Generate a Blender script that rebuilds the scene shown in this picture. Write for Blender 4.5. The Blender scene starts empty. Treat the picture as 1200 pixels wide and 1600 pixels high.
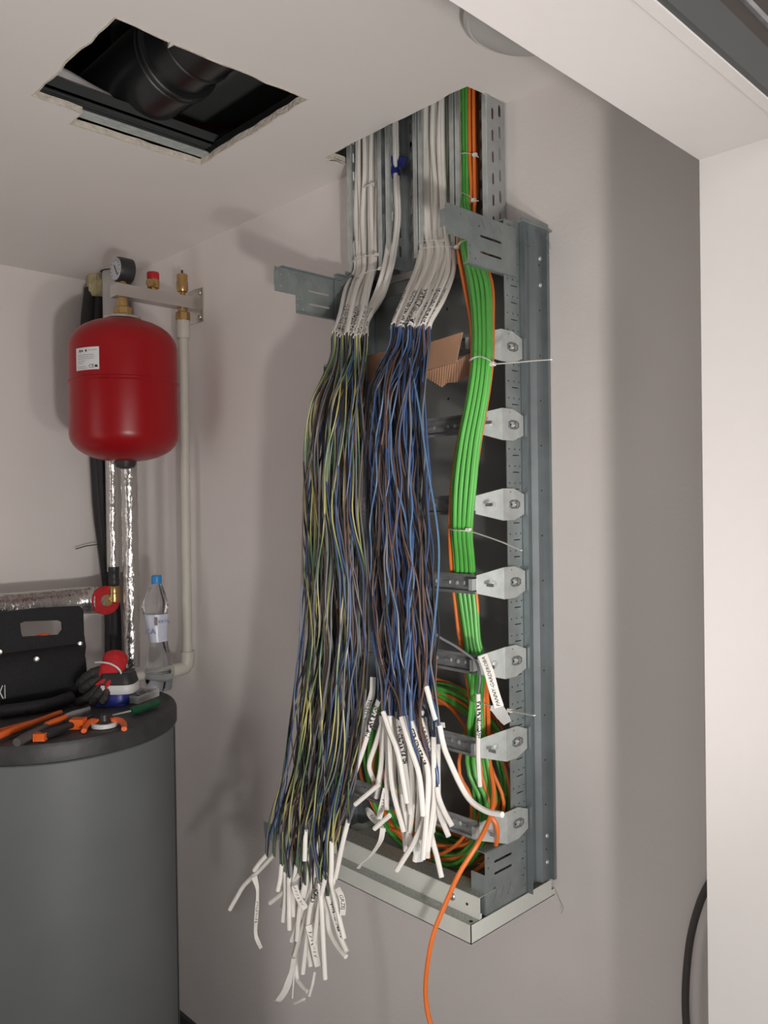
import bpy, bmesh, math, random
from mathutils import Vector, Matrix
S = bpy.context.scene
COL = S.collection
PI = math.pi

# ------------------------------------------------------------------ camera
FPX = 1264.0
YAW, PITCH, ROLL = -0.8024795, -0.0079352, -0.0138253
CAM = Vector((0, -1.3, 1.678))
fw = Vector((math.sin(YAW)*math.cos(PITCH), math.cos(YAW)*math.cos(PITCH), math.sin(PITCH)))
r0 = Vector((math.cos(YAW), -math.sin(YAW), 0)); u0 = r0.cross(fw)
rt = r0*math.cos(ROLL)+u0*math.sin(ROLL); up = -r0*math.sin(ROLL)+u0*math.cos(ROLL)
cd = bpy.data.cameras.new('camera'); cam = bpy.data.objects.new('camera', cd); COL.objects.link(cam)
cam.matrix_world = Matrix(((rt.x, up.x, -fw.x, CAM.x), (rt.y, up.y, -fw.y, CAM.y), (rt.z, up.z, -fw.z, CAM.z), (0, 0, 0, 1)))
cd.sensor_fit = 'VERTICAL'; cd.sensor_height = 24; cd.sensor_width = 18; cd.lens = FPX/1600*24; cd.clip_start = 0.02
S.camera = cam

# ------------------------------------------------------------------ world and lamps
w = bpy.data.worlds.new('world'); S.world = w; w.use_nodes = True
bg = w.node_tree.nodes['Background']; bg.inputs[0].default_value = (1.0, 0.95, 0.92, 1); bg.inputs[1].default_value = 1.45
def work_lamp(name, loc, target, power, angle=112):
    l = bpy.data.lights.new(name, 'SPOT'); l.shadow_soft_size = .045; l.energy = power; l.color = (1, .95, .905); l.spot_size = math.radians(angle); l.spot_blend = 1
    o = bpy.data.objects.new(name, l); COL.objects.link(o); o.location = loc
    o.rotation_euler = (Vector(target)-Vector(loc)).to_track_quat('-Z', 'Y').to_euler(); return o
work_lamp('work_lamp_head', (.507, -1.27, 1.22), (-2.7, -.70, 2.25), 58)
work_lamp('work_lamp_head', (.005, -.77, 1.31), (-2.7, -.70, 2.25), 16)
S.view_settings.view_transform = 'Standard'; S.view_settings.look = 'None'
S.view_settings.gamma = 1; S.view_settings.use_curve_mapping = False
S.view_settings.exposure = 0.29

# ------------------------------------------------------------------ helpers
def ray(px, py):
    return rt*((px-600)/FPX) + up*(-(py-800)/FPX) + fw
def at(px, py, Y):              # the place on the plane y = Y that the photograph shows at a pixel
    d = ray(px, py); return CAM + d*((Y-CAM.y)/d.y)
def atX(px, py, X):
    d = ray(px, py); return CAM + d*((X-CAM.x)/d.x)
def atZ(px, py, Z):
    d = ray(px, py); return CAM + d*((Z-CAM.z)/d.z)

def mat(name, color, rough=.5, metal=0, noise=0, nscale=20, bump=0, bscale=60, spec=.5, alpha=None, trans=0, coat=0, stretch=None, ior=None):
    m = bpy.data.materials.new(name); m.use_nodes = True; nt = m.node_tree; b = nt.nodes['Principled BSDF']
    b.inputs['Base Color'].default_value = (*color, 1); b.inputs['Roughness'].default_value = rough
    b.inputs['Metallic'].default_value = metal; b.inputs['Specular IOR Level'].default_value = spec
    if trans: b.inputs['Transmission Weight'].default_value = trans
    if coat: b.inputs['Coat Weight'].default_value = coat
    if ior: b.inputs['IOR'].default_value = ior
    if alpha is not None: b.inputs['Alpha'].default_value = alpha
    tc = nt.nodes.new('ShaderNodeTexCoord'); src = tc.outputs['Object']
    if stretch:
        mp = nt.nodes.new('ShaderNodeMapping'); mp.inputs['Scale'].default_value = stretch
        nt.links.new(src, mp.inputs['Vector']); src = mp.outputs[0]
    if noise:
        n = nt.nodes.new('ShaderNodeTexNoise'); n.inputs['Scale'].default_value = nscale; n.inputs['Detail'].default_value = 5
        nt.links.new(src, n.inputs['Vector'])
        r = nt.nodes.new('ShaderNodeValToRGB')
        r.color_ramp.elements[0].position = .3; r.color_ramp.elements[1].position = .7
        r.color_ramp.elements[0].color = (*[max(0, c*(1-noise)) for c in color], 1)
        r.color_ramp.elements[1].color = (*[min(1, c*(1+noise)) for c in color], 1)
        nt.links.new(n.outputs['Fac'], r.inputs[0]); nt.links.new(r.outputs[0], b.inputs['Base Color'])
    if bump:
        n = nt.nodes.new('ShaderNodeTexNoise'); n.inputs['Scale'].default_value = bscale; n.inputs['Detail'].default_value = 4
        nt.links.new(src, n.inputs['Vector'])
        bp = nt.nodes.new('ShaderNodeBump'); bp.inputs['Strength'].default_value = bump; bp.inputs['Distance'].default_value = .01
        nt.links.new(n.outputs['Fac'], bp.inputs['Height']); nt.links.new(bp.outputs[0], b.inputs['Normal'])
    return m

M = {}
M['wall'] = mat('wall_paint', (.75, .705, .685), .85, noise=.035, nscale=3, bump=.08, bscale=90, spec=.25)
M['ceil'] = mat('ceiling_paint', (.80, .765, .74), .9, noise=.025, nscale=2, bump=.05, bscale=60, spec=.2)
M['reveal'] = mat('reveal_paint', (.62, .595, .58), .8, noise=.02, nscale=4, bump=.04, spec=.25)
M['gyps'] = mat('cut_gypsum', (.66, .60, .52), .95, noise=.12, nscale=50, bump=.6, bscale=120)
M['floor'] = mat('floor_tile', (.10, .10, .10), .6, noise=.2, nscale=8)
M['skirt'] = mat('skirting', (.045, .045, .05), .6, noise=.1)
M['slab'] = mat('concrete_slab', (.16, .155, .15), .9, noise=.25, nscale=6)
M['galv'] = mat('galvanised_steel', (.31, .35, .35), .4, .6, noise=.13, nscale=26, bump=.03, bscale=90)
M['galvb'] = mat('bright_galvanised_steel', (.56, .60, .585), .38, .5, noise=.12, nscale=45, bump=.04, bscale=70)
M['shadesteel'] = mat('shade_toned_steel', (.22, .25, .26), .42, .6, noise=.12, nscale=14)  # same steel as the post web, recess shade put into its colour
M['panel'] = mat('panel_steel_dark_reflection', (.19, .20, .195), .38, .35, noise=.12, nscale=5)  # zinc sheet, reflection of dark surroundings put into the base colour
M['tray'] = mat('cable_tray_steel', (.50, .54, .55), .33, .9, noise=.1, nscale=30)
M['paint'] = mat('grey_powder_coat', (.66, .68, .63), .42, 0, noise=.02, nscale=200, coat=.1)
M['grain'] = mat('spangled_zinc', (.46, .48, .45), .5, .5, noise=.3, nscale=320)
M['railm'] = mat('din_rail_steel', (.34, .35, .36), .34, .6, noise=.3, nscale=40, stretch=(1, 1, 4))
M['dark'] = mat('dark_hole', (.02, .02, .02), .9)
M['white'] = mat('white_cable_pvc', (.78, .755, .71), .5, noise=.03, nscale=40)
M['tie'] = mat('nylon_tie', (.75, .73, .69), .4)
M['tag'] = mat('masking_tape_tag', (.72, .70, .66), .6, noise=.05, nscale=60)
M['blue'] = mat('blue_core', (.045, .085, .20), .42)
M['lblue'] = mat('light_blue_core', (.085, .17, .30), .42)
M['brown'] = mat('brown_core', (.12, .068, .05), .45)
M['black'] = mat('black_core', (.018, .018, .022), .4)
M['grey'] = mat('grey_core', (.15, .155, .17), .45)
M['green'] = mat('green_cable', (.10, .43, .075), .38, noise=.06, nscale=30)
M['orange'] = mat('orange_cable', (.80, .19, .035), .42, noise=.06, nscale=30)
M['card'] = mat('cardboard', (.34, .19, .115), .85, noise=.08, nscale=30)
M['red'] = mat('red_enamel', (.29, .006, .010), .3, noise=.05, nscale=3, coat=.0, spec=.3)
M['brass'] = mat('brass', (.50, .33, .14), .33, .9, noise=.12, nscale=40)
M['chrome'] = mat('stainless_steel', (.60, .57, .54), .28, .9, noise=.06, nscale=30, stretch=(1, .05, 1))
M['blackp'] = mat('black_plastic', (.02, .02, .022), .45)
M['rubber'] = mat('black_foam', (.014, .014, .016), .55, bump=.3, bscale=60)
M['pvc'] = mat('white_pvc_pipe', (.55, .53, .52), .45, noise=.03)
M['ppr'] = mat('beige_pp_pipe', (.50, .48, .42), .5, noise=.04, nscale=20)
M['foil'] = mat('aluminium_foil', (.62, .60, .58), .24, .92, bump=1.0, bscale=26, stretch=(1, 1, .6))
M['foam'] = mat('yellow_foam', (.42, .36, .20), .9, noise=.2, nscale=50, bump=.8, bscale=60)
M['tank'] = mat('tank_grey', (.125, .135, .135), .5, noise=.05, nscale=6)
M['lid'] = mat('tank_lid_black', (.035, .035, .036), .5, noise=.25, nscale=30, bump=.08)
M['fabric'] = mat('black_canvas', (.010, .0105, .012), .8, bump=.35, bscale=160)
M['orangep'] = mat('orange_plastic', (.75, .13, .02), .4)
M['greyp'] = mat('grey_rubber', (.075, .07, .068), .55)
M['bluep'] = mat('blue_plastic', (.02, .03, .22), .4)
M['whitep'] = mat('white_plastic', (.62, .62, .62), .4)
M['redf'] = mat('red_fabric', (.48, .015, .02), .8, noise=.15, nscale=60, bump=.3)
M['glovek'] = mat('black_coated_fabric', (.022, .020, .020), .6, bump=.5, bscale=120)
M['greenp'] = mat('green_handle', (.008, .07, .03), .4)
M['bcap'] = mat('blue_cap', (.02, .22, .55), .4)
M['ink'] = mat('ink', (.02, .02, .02), .8)
M['duct'] = mat('black_duct', (.030, .031, .033), .28, .5, noise=.2, nscale=8)
M['darkred'] = mat('dark_red_paint', (.22, .02, .018), .5)
M['frame'] = mat('dark_grey_aluminium', (.06, .066, .066), .5, .2)
M['frameb'] = mat('brown_gasket_unlit_panel', (.035, .028, .024), .6)
M['lampg'] = mat('opal_glass', (.62, .62, .60), .35)
M['bltape'] = mat('blue_tape', (.02, .03, .20), .4)
M['glass'] = mat('gauge_face', (.45, .47, .50), .25)
M['film'] = mat('cloudy_film', (.70, .71, .70), .35, alpha=.5)
M['pet'] = mat('pet_plastic', (.93, .97, 1.0), .06, trans=1.0, ior=1.22)
M['water'] = mat('water', (.88, .94, 1.0), .02, trans=1.0, ior=1.33)
M['paper'] = mat('sticker_paper', (.66, .66, .66), .5)
M['label'] = mat('bottle_label', (.52, .55, .64), .3, noise=.12, nscale=25)

def yg_mat():
    m = bpy.data.materials.new('yellow_green_core'); m.use_nodes = True; nt = m.node_tree; b = nt.nodes['Principled BSDF']
    b.inputs['Roughness'].default_value = .42
    uv = nt.nodes.new('ShaderNodeUVMap'); sp = nt.nodes.new('ShaderNodeSeparateXYZ'); nt.links.new(uv.outputs[0], sp.inputs[0])
    a = nt.nodes.new('ShaderNodeMath'); a.operation = 'MULTIPLY_ADD'; a.inputs[1].default_value = 5.0
    nt.links.new(sp.outputs[1], a.inputs[0]); nt.links.new(sp.outputs[0], a.inputs[2])
    f = nt.nodes.new('ShaderNodeMath'); f.operation = 'FRACT'; nt.links.new(a.outputs[0], f.inputs[0])
    r = nt.nodes.new('ShaderNodeValToRGB'); r.color_ramp.interpolation = 'CONSTANT'
    r.color_ramp.elements[0].color = (.44, .41, .15, 1); r.color_ramp.elements[1].position = .5; r.color_ramp.elements[1].color = (.10, .18, .085, 1)
    nt.links.new(f.outputs[0], r.inputs[0]); nt.links.new(r.outputs[0], b.inputs['Base Color']); return m
M['yg'] = yg_mat()
def ink_mat(name, v0, v1, base=(.78, .755, .71)):
    # white sheath with a hand-written line of ink along it, between v0 and v1 metres from its end
    m = bpy.data.materials.new(name); m.use_nodes = True; nt = m.node_tree; b = nt.nodes['Principled BSDF']
    b.inputs['Roughness'].default_value = .5; N = nt.nodes.new; L = nt.links.new
    uv = N('ShaderNodeUVMap'); sp = N('ShaderNodeSeparateXYZ'); L(uv.outputs[0], sp.inputs[0])
    oi = N('ShaderNodeObjectInfo')
    cb = N('ShaderNodeCombineXYZ')
    def mth(op, x, y=None, z=None):
        n = N('ShaderNodeMath'); n.operation = op
        for i, q in enumerate((x, y, z)):
            if q is None: continue
            if isinstance(q, (int, float)): n.inputs[i].default_value = q
            else: L(q, n.inputs[i])
        return n.outputs[0]
    L(mth('MULTIPLY', sp.outputs[0], 5.0), cb.inputs[0]); L(mth('MULTIPLY', sp.outputs[1], 330.0), cb.inputs[1])
    L(mth('MULTIPLY', oi.outputs['Random'], 50), cb.inputs[2])
    n = N('ShaderNodeTexNoise'); n.inputs['Scale'].default_value = 1.0; n.inputs['Detail'].default_value = 1; L(cb.outputs[0], n.inputs['Vector'])
    k = mth('GREATER_THAN', n.outputs['Fac'], .50)
    k = mth('MULTIPLY', k, mth('GREATER_THAN', sp.outputs[1], v0)); k = mth('MULTIPLY', k, mth('LESS_THAN', sp.outputs[1], v1))
    du = mth('ABSOLUTE', mth('SUBTRACT', mth('FRACT', mth('ADD', sp.outputs[0], oi.outputs['Random'])), .5)); k = mth('MULTIPLY', k, mth('LESS_THAN', du, .27))
    mx = N('ShaderNodeMix'); mx.data_type = 'RGBA'; mx.inputs[6].default_value = (*base, 1); mx.inputs[7].default_value = (.04, .04, .045, 1)
    L(k, mx.inputs[0]); L(mx.outputs[2], b.inputs['Base Color']); return m
M['inktop'] = ink_mat('written_cable_sheath', .003, .125)
M['inkend'] = ink_mat('written_cable_end', .012, .075)

class MB:
    """collects shapes, links them as one mesh object"""
    def __init__(s): s.v = []; s.f = []; s.uv = []; s.mi = []; s.cur = 0
    def add(s, vs, fs, uvs=None):
        o = len(s.v); s.v += [tuple(p) for p in vs]
        for i, f in enumerate(fs):
            s.f.append([o+k for k in f]); s.mi.append(s.cur)
            s.uv.append(uvs[i] if uvs else [(0, 0)]*len(f))
        return s
    def box(s, a, b):
        x0, y0, z0 = [min(a[i], b[i]) for i in range(3)]; x1, y1, z1 = [max(a[i], b[i]) for i in range(3)]
        vs = [(x0, y0, z0), (x1, y0, z0), (x1, y1, z0), (x0, y1, z0), (x0, y0, z1), (x1, y0, z1), (x1, y1, z1), (x0, y1, z1)]
        return s.add(vs, [(3, 2, 1, 0), (4, 5, 6, 7), (0, 1, 5, 4), (1, 2, 6, 5), (2, 3, 7, 6), (3, 0, 4, 7)])
    def obox(s, c, ux, uy, uz, hx, hy, hz):   # oriented box
        c = Vector(c); X = Vector(ux).normalized()*hx; Y = Vector(uy).normalized()*hy; Z = Vector(uz).normalized()*hz
        vs = [c+a*X+b*Y+d*Z for d in (-1, 1) for a, b in ((-1, -1), (1, -1), (1, 1), (-1, 1))]
        return s.add(vs, [(3, 2, 1, 0), (4, 5, 6, 7), (0, 1, 5, 4), (1, 2, 6, 5), (2, 3, 7, 6), (3, 0, 4, 7)])
    def tube(s, path, r, n=8, cap=True, flat=None):
        P = [Vector(p) for p in path]; m = len(P)
        R = r if isinstance(r, (list, tuple)) else [r]*m
        T = [(P[min(i+1, m-1)]-P[max(i-1, 0)]).normalized() for i in range(m)]
        a = Vector((0, 0, 1)) if abs(T[0].z) < .9 else Vector((0, 1, 0))
        N = (a-T[0]*a.dot(T[0])).normalized(); vs = []; L = [0]
        for i in range(m):
            N = (N-T[i]*N.dot(T[i])).normalized(); B = T[i].cross(N)
            fx, fy = flat if flat else (1, 1)
            for k in range(n):
                t = 2*PI*k/n; vs.append(P[i]+(N*math.cos(t)*fx+B*math.sin(t)*fy)*R[i])
            if i: L.append(L[-1]+(P[i]-P[i-1]).length)
        fs = []; uv = []
        for i in range(m-1):
            for k in range(n):
                k2 = (k+1) % n
                fs.append((i*n+k, i*n+k2, (i+1)*n+k2, (i+1)*n+k))
                uv.append([(k/n, L[i]), ((k+1)/n, L[i]), ((k+1)/n, L[i+1]), (k/n, L[i+1])])
        if cap:
            fs += [tuple(range(n-1, -1, -1)), tuple((m-1)*n+k for k in range(n))]; uv += [[(0, 0)]*n, [(0, L[-1])]*n]
        return s.add(vs, fs, uv)
    def lathe(s, prof, c, axis=(0, 0, 1), n=32, cap=True):
        A = Vector(axis).normalized(); a = Vector((1, 0, 0)) if abs(A.x) < .9 else Vector((0, 1, 0))
        U = (a-A*a.dot(A)).normalized(); V = A.cross(U); C = Vector(c); vs = []
        for r, h in prof:
            for k in range(n):
                t = 2*PI*k/n; vs.append(C+A*h+(U*math.cos(t)+V*math.sin(t))*r)
        fs = []; m = len(prof)
        for i in range(m-1):
            for k in range(n):
                k2 = (k+1) % n; fs.append((i*n+k, i*n+k2, (i+1)*n+k2, (i+1)*n+k))
        if cap: fs += [tuple(range(n-1, -1, -1)), tuple((m-1)*n+k for k in range(n))]
        return s.add(vs, fs)
    def ribbon(s, path, wdir, w, th=.0006):
        P = [Vector(p) for p in path]; m = len(P); vs = []; W = wdir if isinstance(wdir, list) else [wdir]*m
        for i in range(m):
            T = (P[min(i+1, m-1)]-P[max(i-1, 0)]).normalized(); d = Vector(W[i]).normalized(); d = (d-T*d.dot(T)).normalized(); n = T.cross(d)*th/2
            ww = w[i] if isinstance(w, list) else w
            vs += [P[i]-d*ww/2-n, P[i]+d*ww/2-n, P[i]+d*ww/2+n, P[i]-d*ww/2+n]
        fs = []
        for i in range(m-1):
            for k in range(4): fs.append((i*4+k, i*4+(k+1) % 4, (i+1)*4+(k+1) % 4, (i+1)*4+k))
        fs += [(3, 2, 1, 0), tuple((m-1)*4+k for k in range(4))]
        return s.add(vs, fs)
    def plate(s, outer, holes, frame, th):
        """flat sheet: 2-D outline with real holes, frame = (origin, u, v), thickness along u x v"""
        O, U, V = [Vector(q) for q in frame]; U.normalize(); V.normalize(); Nn = U.cross(V)*th
        bm = bmesh.new(); E = []; loops = []
        for lp in [outer]+list(holes):
            vs = [bm.verts.new((p[0], p[1], 0)) for p in lp]; loops.append(vs)
            E += [bm.edges.new((vs[i], vs[(i+1) % len(vs)])) for i in range(len(vs))]
        bmesh.ops.triangle_fill(bm, use_beauty=True, use_dissolve=False, edges=E, normal=(0, 0, 1))
        bm.verts.index_update(); bm.normal_update()
        vs = [O+U*v.co.x+V*v.co.y for v in bm.verts]; n = len(vs); fs = []
        for f in bm.faces:
            ix = [v.index for v in f.verts]
            if f.normal.z < 0: ix.reverse()
            fs.append(tuple(reversed(ix))); fs.append(tuple(i+n for i in ix))
        for li, lp in enumerate(loops):
            ix = [v.index for v in lp]; area2 = sum(lp[i].co.x*lp[(i+1) % len(lp)].co.y-lp[(i+1) % len(lp)].co.x*lp[i].co.y for i in range(len(lp)))
            if (area2 < 0) != (li > 0): ix.reverse()
            for i in range(len(ix)):
                a, b = ix[i], ix[(i+1) % len(ix)]; fs.append((a, b, b+n, a+n))
        bm.free()
        return s.add(vs+[v+Nn for v in vs], fs)
    def build(s, name, m, parent=None, smooth=False, label=None):
        me = bpy.data.meshes.new(name); me.from_pydata(s.v, [], s.f); me.update()
        ms = m if isinstance(m, list) else [m]
        for q in ms: me.materials.append(M[q] if isinstance(q, str) else q)
        uvl = me.uv_layers.new(name='UVMap'); k = 0; data = []
        for u in s.uv:
            for q in u: data += [q[0], q[1]]
        uvl.data.foreach_set('uv', data)
        me.polygons.foreach_set('material_index', s.mi)
        if smooth:
            me.polygons.foreach_set('use_smooth', [True]*len(me.polygons))
            try: me.set_sharp_from_angle(angle=math.radians(40))
            except Exception: pass
        o = bpy.data.objects.new(name, me); COL.objects.link(o)
        if parent:
            o.parent = parent; o.matrix_parent_inverse = parent.matrix_world.inverted()
        if label: o['label'] = label
        return o
def tag(o, label, cat, group=None, kind=None):
    o['label'] = label; o['category'] = cat
    if group: o['group'] = group
    if kind: o['kind'] = kind
    return o
def thing(name, loc, label, cat, group=None):
    o = bpy.data.objects.new(name, None); COL.objects.link(o); o.empty_display_size = .02
    o.location = loc; o.matrix_world = Matrix.Translation(Vector(loc)); return tag(o, label, cat, group)
def struct(o, label=None):
    o['kind'] = 'structure'
    if label: o['label'] = label
    return o
def spline(pts, k=6):
    P = [Vector(p) for p in pts]; P = [P[0]*2-P[1]]+P+[P[-1]*2-P[-2]]; out = []
    for i in range(1, len(P)-2):
        a, b, c, d = P[i-1:i+3]
        for j in range(k):
            t = j/k; out.append(.5*((2*b)+(c-a)*t+(2*a-5*b+4*c-d)*t*t+(3*b-a-3*c+d)*t**3))
    out.append(P[-2]); return out
def interp(tab, y):
    if y <= tab[0][0]: return tab[0][1]
    for (a, va), (b, vb) in zip(tab, tab[1:]):
        if y <= b: return va+(vb-va)*(y-a)/(b-a)
    return tab[-1][1]
def ngon(cx, cy, r, n=6, a0=0): return [(cx+r*math.cos(a0+2*PI*k/n), cy+r*math.sin(a0+2*PI*k/n)) for k in range(n)]
def slot(cx, cy, L, h, vert=False):      # rounded slot
    pts = [(L/2-h/2, -h/2), (L/2, -h/4), (L/2, h/4), (L/2-h/2, h/2), (-L/2+h/2, h/2), (-L/2, h/4), (-L/2, -h/4), (-L/2+h/2, -h/2)]
    return [(cx+(-y if vert else x), cy+(x if vert else y)) for x, y in pts]
def text_geo(t, size):
    c = bpy.data.curves.new('t', 'FONT'); c.body = t; c.size = size; c.align_x = 'CENTER'; c.align_y = 'CENTER'; c.resolution_u = 2
    o = bpy.data.objects.new('t', c); COL.objects.link(o)
    me = bpy.data.meshes.new_from_object(o); vs = [v.co.copy() for v in me.vertices]; fs = [tuple(p.vertices) for p in me.polygons]
    bpy.data.objects.remove(o); bpy.data.curves.remove(c); bpy.data.meshes.remove(me); return vs, fs
def text_on(mb, t, size, fn):
    vs, fs = text_geo(t, size); mb.add([fn(v.x, v.y) for v in vs], fs); return mb
rng = random.Random(7)

# ------------------------------------------------------------------ the setting
CZ = 2.472; WB = -2.73; JX0, JX1, JY, LZ = -0.447, -0.329, -0.317, 2.10
struct(MB().box((WB-.15, 0, 0), (1.4, .15, 3.0)).build('wall_back', 'wall'), 'pale warm grey painted wall behind the wiring cabinet')
struct(MB().box((WB-.15, -2.3, 0), (WB, 0, 3.0)).build('wall_left', 'wall'), 'pale warm grey painted wall left of the red vessel')
struct(MB().box((WB-.15, -2.45, 0), (WB+.45, -2.3, 3.0)).box((-1.58, -2.45, 0), (JX1, -2.3, 3.0)).box((WB+.45, -2.45, 2.1), (-1.58, -2.3, 3.0)).build('wall_front', 'wall'))  # unseen wall, its opening added to let fill light into the room
struct(MB().box((WB-.15, -3.2, -.1), (1.6, .15, 0)).build('floor', 'floor'))
struct(MB().box((WB, -.012, 0), (JX0, 0, .08)).build('baseboard_back', 'skirt'))
struct(MB().box((WB-.15, -2.45, 2.95), (1.4, .15, 3.05)).build('trim_1', 'slab'), 'dark concrete slab above the ceiling void')
# doorway wall with its light reveal: stub on the right, lintel above, left stub out of view
dw = MB(); dw.box((JX0, JY, 0), (JX1, 0, 3.0)); dw.box((JX0, -1.27, LZ), (JX1, JY, 3.0)); dw.box((JX0, -2.3, 0), (JX1, -1.27, 3.0))
struct(dw.build('wall_right', 'reveal'), 'white door reveal and lintel at the right and top of the view')
# corner bead and dark door track on the outer face
struct(MB().box((JX1-.012, -1.27, LZ-.0012), (JX1, JY, LZ)).build('trim_2', 'reveal'), 'plastered corner bead along the lintel edge')
tr = MB(); tr.box((JX1, -1.6, LZ+.001), (JX1+.006, -.02, LZ+.045)); t2 = tr.build('trim_3', 'frame'); struct(t2, 'dark grey metal door track above the opening')
struct(MB().box((JX1, -1.6, LZ+.046), (JX1+.003, -.02, LZ+.068)).build('trim_4', 'frameb'))
struct(MB().box((JX1, -1.6, LZ+.069), (JX1+.007, -.02, LZ+.076)).build('trim_5', 'railm'))
struct(MB().box((JX1, -1.6, LZ+.077), (JX1+.003, -.02, 2.9)).build('trim_6', 'frameb'))  # wall panel above the track, its unlit shade put in as dark colour

# ceiling board with two jagged openings
def zpt(px, py): p = atZ(px, py, CZ); return (p.x, p.y)
def jag(pts, amp, seg=.03, seed=1):
    r = random.Random(seed); out = []
    for i in range(len(pts)):
        a = Vector(pts[i]); b = Vector(pts[(i+1) % len(pts)]); d = b-a; n = max(1, int(d.length/seg)); nn = Vector((-d.y, d.x)).normalized()
        for k in range(n):
            q = a+d*k/n
            if k: q = q+nn*r.uniform(-amp, amp)
            out.append((q.x, q.y))
    return out
h1 = jag([zpt(180, 27), zpt(266, 66), zpt(262, 74), zpt(272, 69), zpt(480, 155), zpt(313, 257), zpt(109, 193), zpt(128, 177), zpt(50, 149)], .003, seed=3)
h2 = jag([zpt(510, 245), zpt(545, 226), (-1.20, -.108), zpt(730, 135), (-.984, -.02), (-.984, -.001), (-1.40, -.001)], .003, .04, seed=5)
def ccw(p):
    a = sum(p[i][0]*p[(i+1) % len(p)][1]-p[(i+1) % len(p)][0]*p[i][1] for i in range(len(p)))
    return p if a > 0 else p[::-1]
cm = MB(); cm.plate([(WB, -2.3), (JX0, -2.3), (JX0, -.0), (WB, -.0)], [ccw(h1), ccw(h2)], ((0, 0, CZ), (1, 0, 0), (0, 1, 0)), .0125)
struct(cm.build('ceiling', 'ceil'), 'suspended plasterboard ceiling with two rough cut openings')
# raw gypsum rims
def rim(hole, wout, name, lab, th=.014, keep=None):
    mb = MB(); n = len(hole); c = Vector((sum(p[0] for p in hole)/n, sum(p[1] for p in hole)/n)); r = random.Random(9)
    o = [Vector(p) for p in hole]
    q = [p+(c-p).normalized()*-r.uniform(.3, 1)*wout for p in o]
    i_ = [p+(c-p).normalized()*.0015 for p in o]
    for i in range(n):
        j = (i+1) % n
        if keep and not keep(o[i], o[j]): continue
        a, b, e, f = i_[i], i_[j], q[j], q[i]
        z0, z1 = CZ-.0012, CZ+th
        vs = [(*a, z0), (*b, z0), (*e, z0), (*f, z0), (*a, z1), (*b, z1), (*e, z1), (*f, z1)]
        mb.add(vs, [(0, 1, 2, 3), (7, 6, 5, 4), (0, 4, 5, 1), (1, 5, 6, 2), (2, 6, 7, 3), (3, 7, 4, 0)])
    return struct(mb.build(name, 'gyps'), lab)
rim(ccw(h1), .003, 'trim_7', 'crumbly cut plaster edge of the large ceiling opening', .0125)
rim(ccw(h2), .006, 'trim_8', 'crumbly cut plaster edge of the opening over the cable trays', keep=lambda a, b: a.y < -.01 and (a.y > -.099 or a.x < -1.36))
# torn flap of plaster paper at left tip of the small opening
fl = MB(); A = [at(506, 243, -.10), at(520, 238, -.09), at(541, 249, -.05), at(538, 255, -.05), at(524, 248, -.085)]
fl.add([Vector((p.x, p.y, CZ-.003)) for p in A]+[Vector((p.x, p.y, CZ-.0005)) for p in A], [(0, 1, 2, 3, 4), (9, 8, 7, 6, 5)]+[(i, i+5, (i+1) % 5+5, (i+1) % 5) for i in range(5)])
struct(fl.build('trim_9', 'gyps'), 'torn strip of plaster at the left tip of the small opening')

# round ceiling lamp, switched off
cl = thing('ceiling_lamp', (-.751, -.229, CZ), 'white round ceiling lamp, switched off, half hidden by the lintel', 'lamp')
MB().lathe([(.095, -.002), (.108, -.008), (.112, -.020), (.106, -.028)], (-.751, -.229, CZ), n=40).build('lamp_rim', 'whitep', cl, True)
MB().lathe([(.104, -.027), (.09, -.038), (.06, -.046), (.02, -.05)], (-.751, -.229, CZ), n=40).build('lamp_shade', 'lampg', cl, True)

# things in the ceiling void
def ring(mb, c, ax, r, w=.006, th=.006): mb.lathe([(r, -w), (r+th, -w*.5), (r+th, w*.5), (r, w)], c, ax, 40, cap=False)
dz = CZ+.122; dy = -.45
ad = thing('air_duct', (-1.454, dy, dz), 'black round air duct with raised joint rings inside the large ceiling opening', 'duct')
MB().lathe([(.088, -.75), (.088, .0)], (-1.45, dy, dz), (1, 0, 0), 48).build('duct_tube', 'duct', ad, True)
MB().lathe([(.080, 0), (.080, .5)], (-1.45, dy, dz), (1, 0, 0), 48).build('duct_sleeve', 'duct', ad, True)
for x_, r_ in ((-1.455, .087), (-1.472, .087), (-1.385, .079)):
    rg = MB(); ring(rg, (x_, dy, dz), (1, 0, 0), r_, .005, .004); rg.build('duct_ring', 'duct', ad, True)
dr = thing('duct_silencer', (-1.68, -.245, CZ+.215), 'dark grey drum with a thin dark red rim above the large ceiling opening', 'duct')
MB().lathe([(.02, 0), (.225, .0), (.225, .22)], (-1.66, -.245, CZ+.215), n=48).build('drum_body', 'tank', dr, True)
MB().lathe([(.207, -.003), (.226, -.004), (.228, .02), (.207, .01)], (-1.66, -.245, CZ+.213), n=48, cap=False).build('drum_rim', 'darkred', dr, True)
fp = MB(); fp.tube(spline([atZ(70, 108, CZ+.10), atZ(100, 120, CZ+.09), atZ(140, 143, CZ+.075), atZ(180, 163, CZ+.06), atZ(230, 182, CZ+.05)], 6), .016, 10)
tag(fp.build('flexible_pipe', 'pvc', smooth=True), 'white flexible pipe crossing the left corner of the large ceiling opening', 'pipe')
cs = thing('ceiling_stud', (-1.60, -.5, CZ+.013), 'dark steel ceiling stud along the left edge of the large opening', 'stud')
st = MB(); st.box((-1.625, -1.1, CZ+.026), (-1.575, -.05, CZ+.030)); st.box((-1.625, -1.1, CZ+.026), (-1.621, -.05, CZ+.05)); st.box((-1.579, -1.1, CZ+.026), (-1.575, -.05, CZ+.05)); st.build('stud_channel', 'frame', cs)
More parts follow.
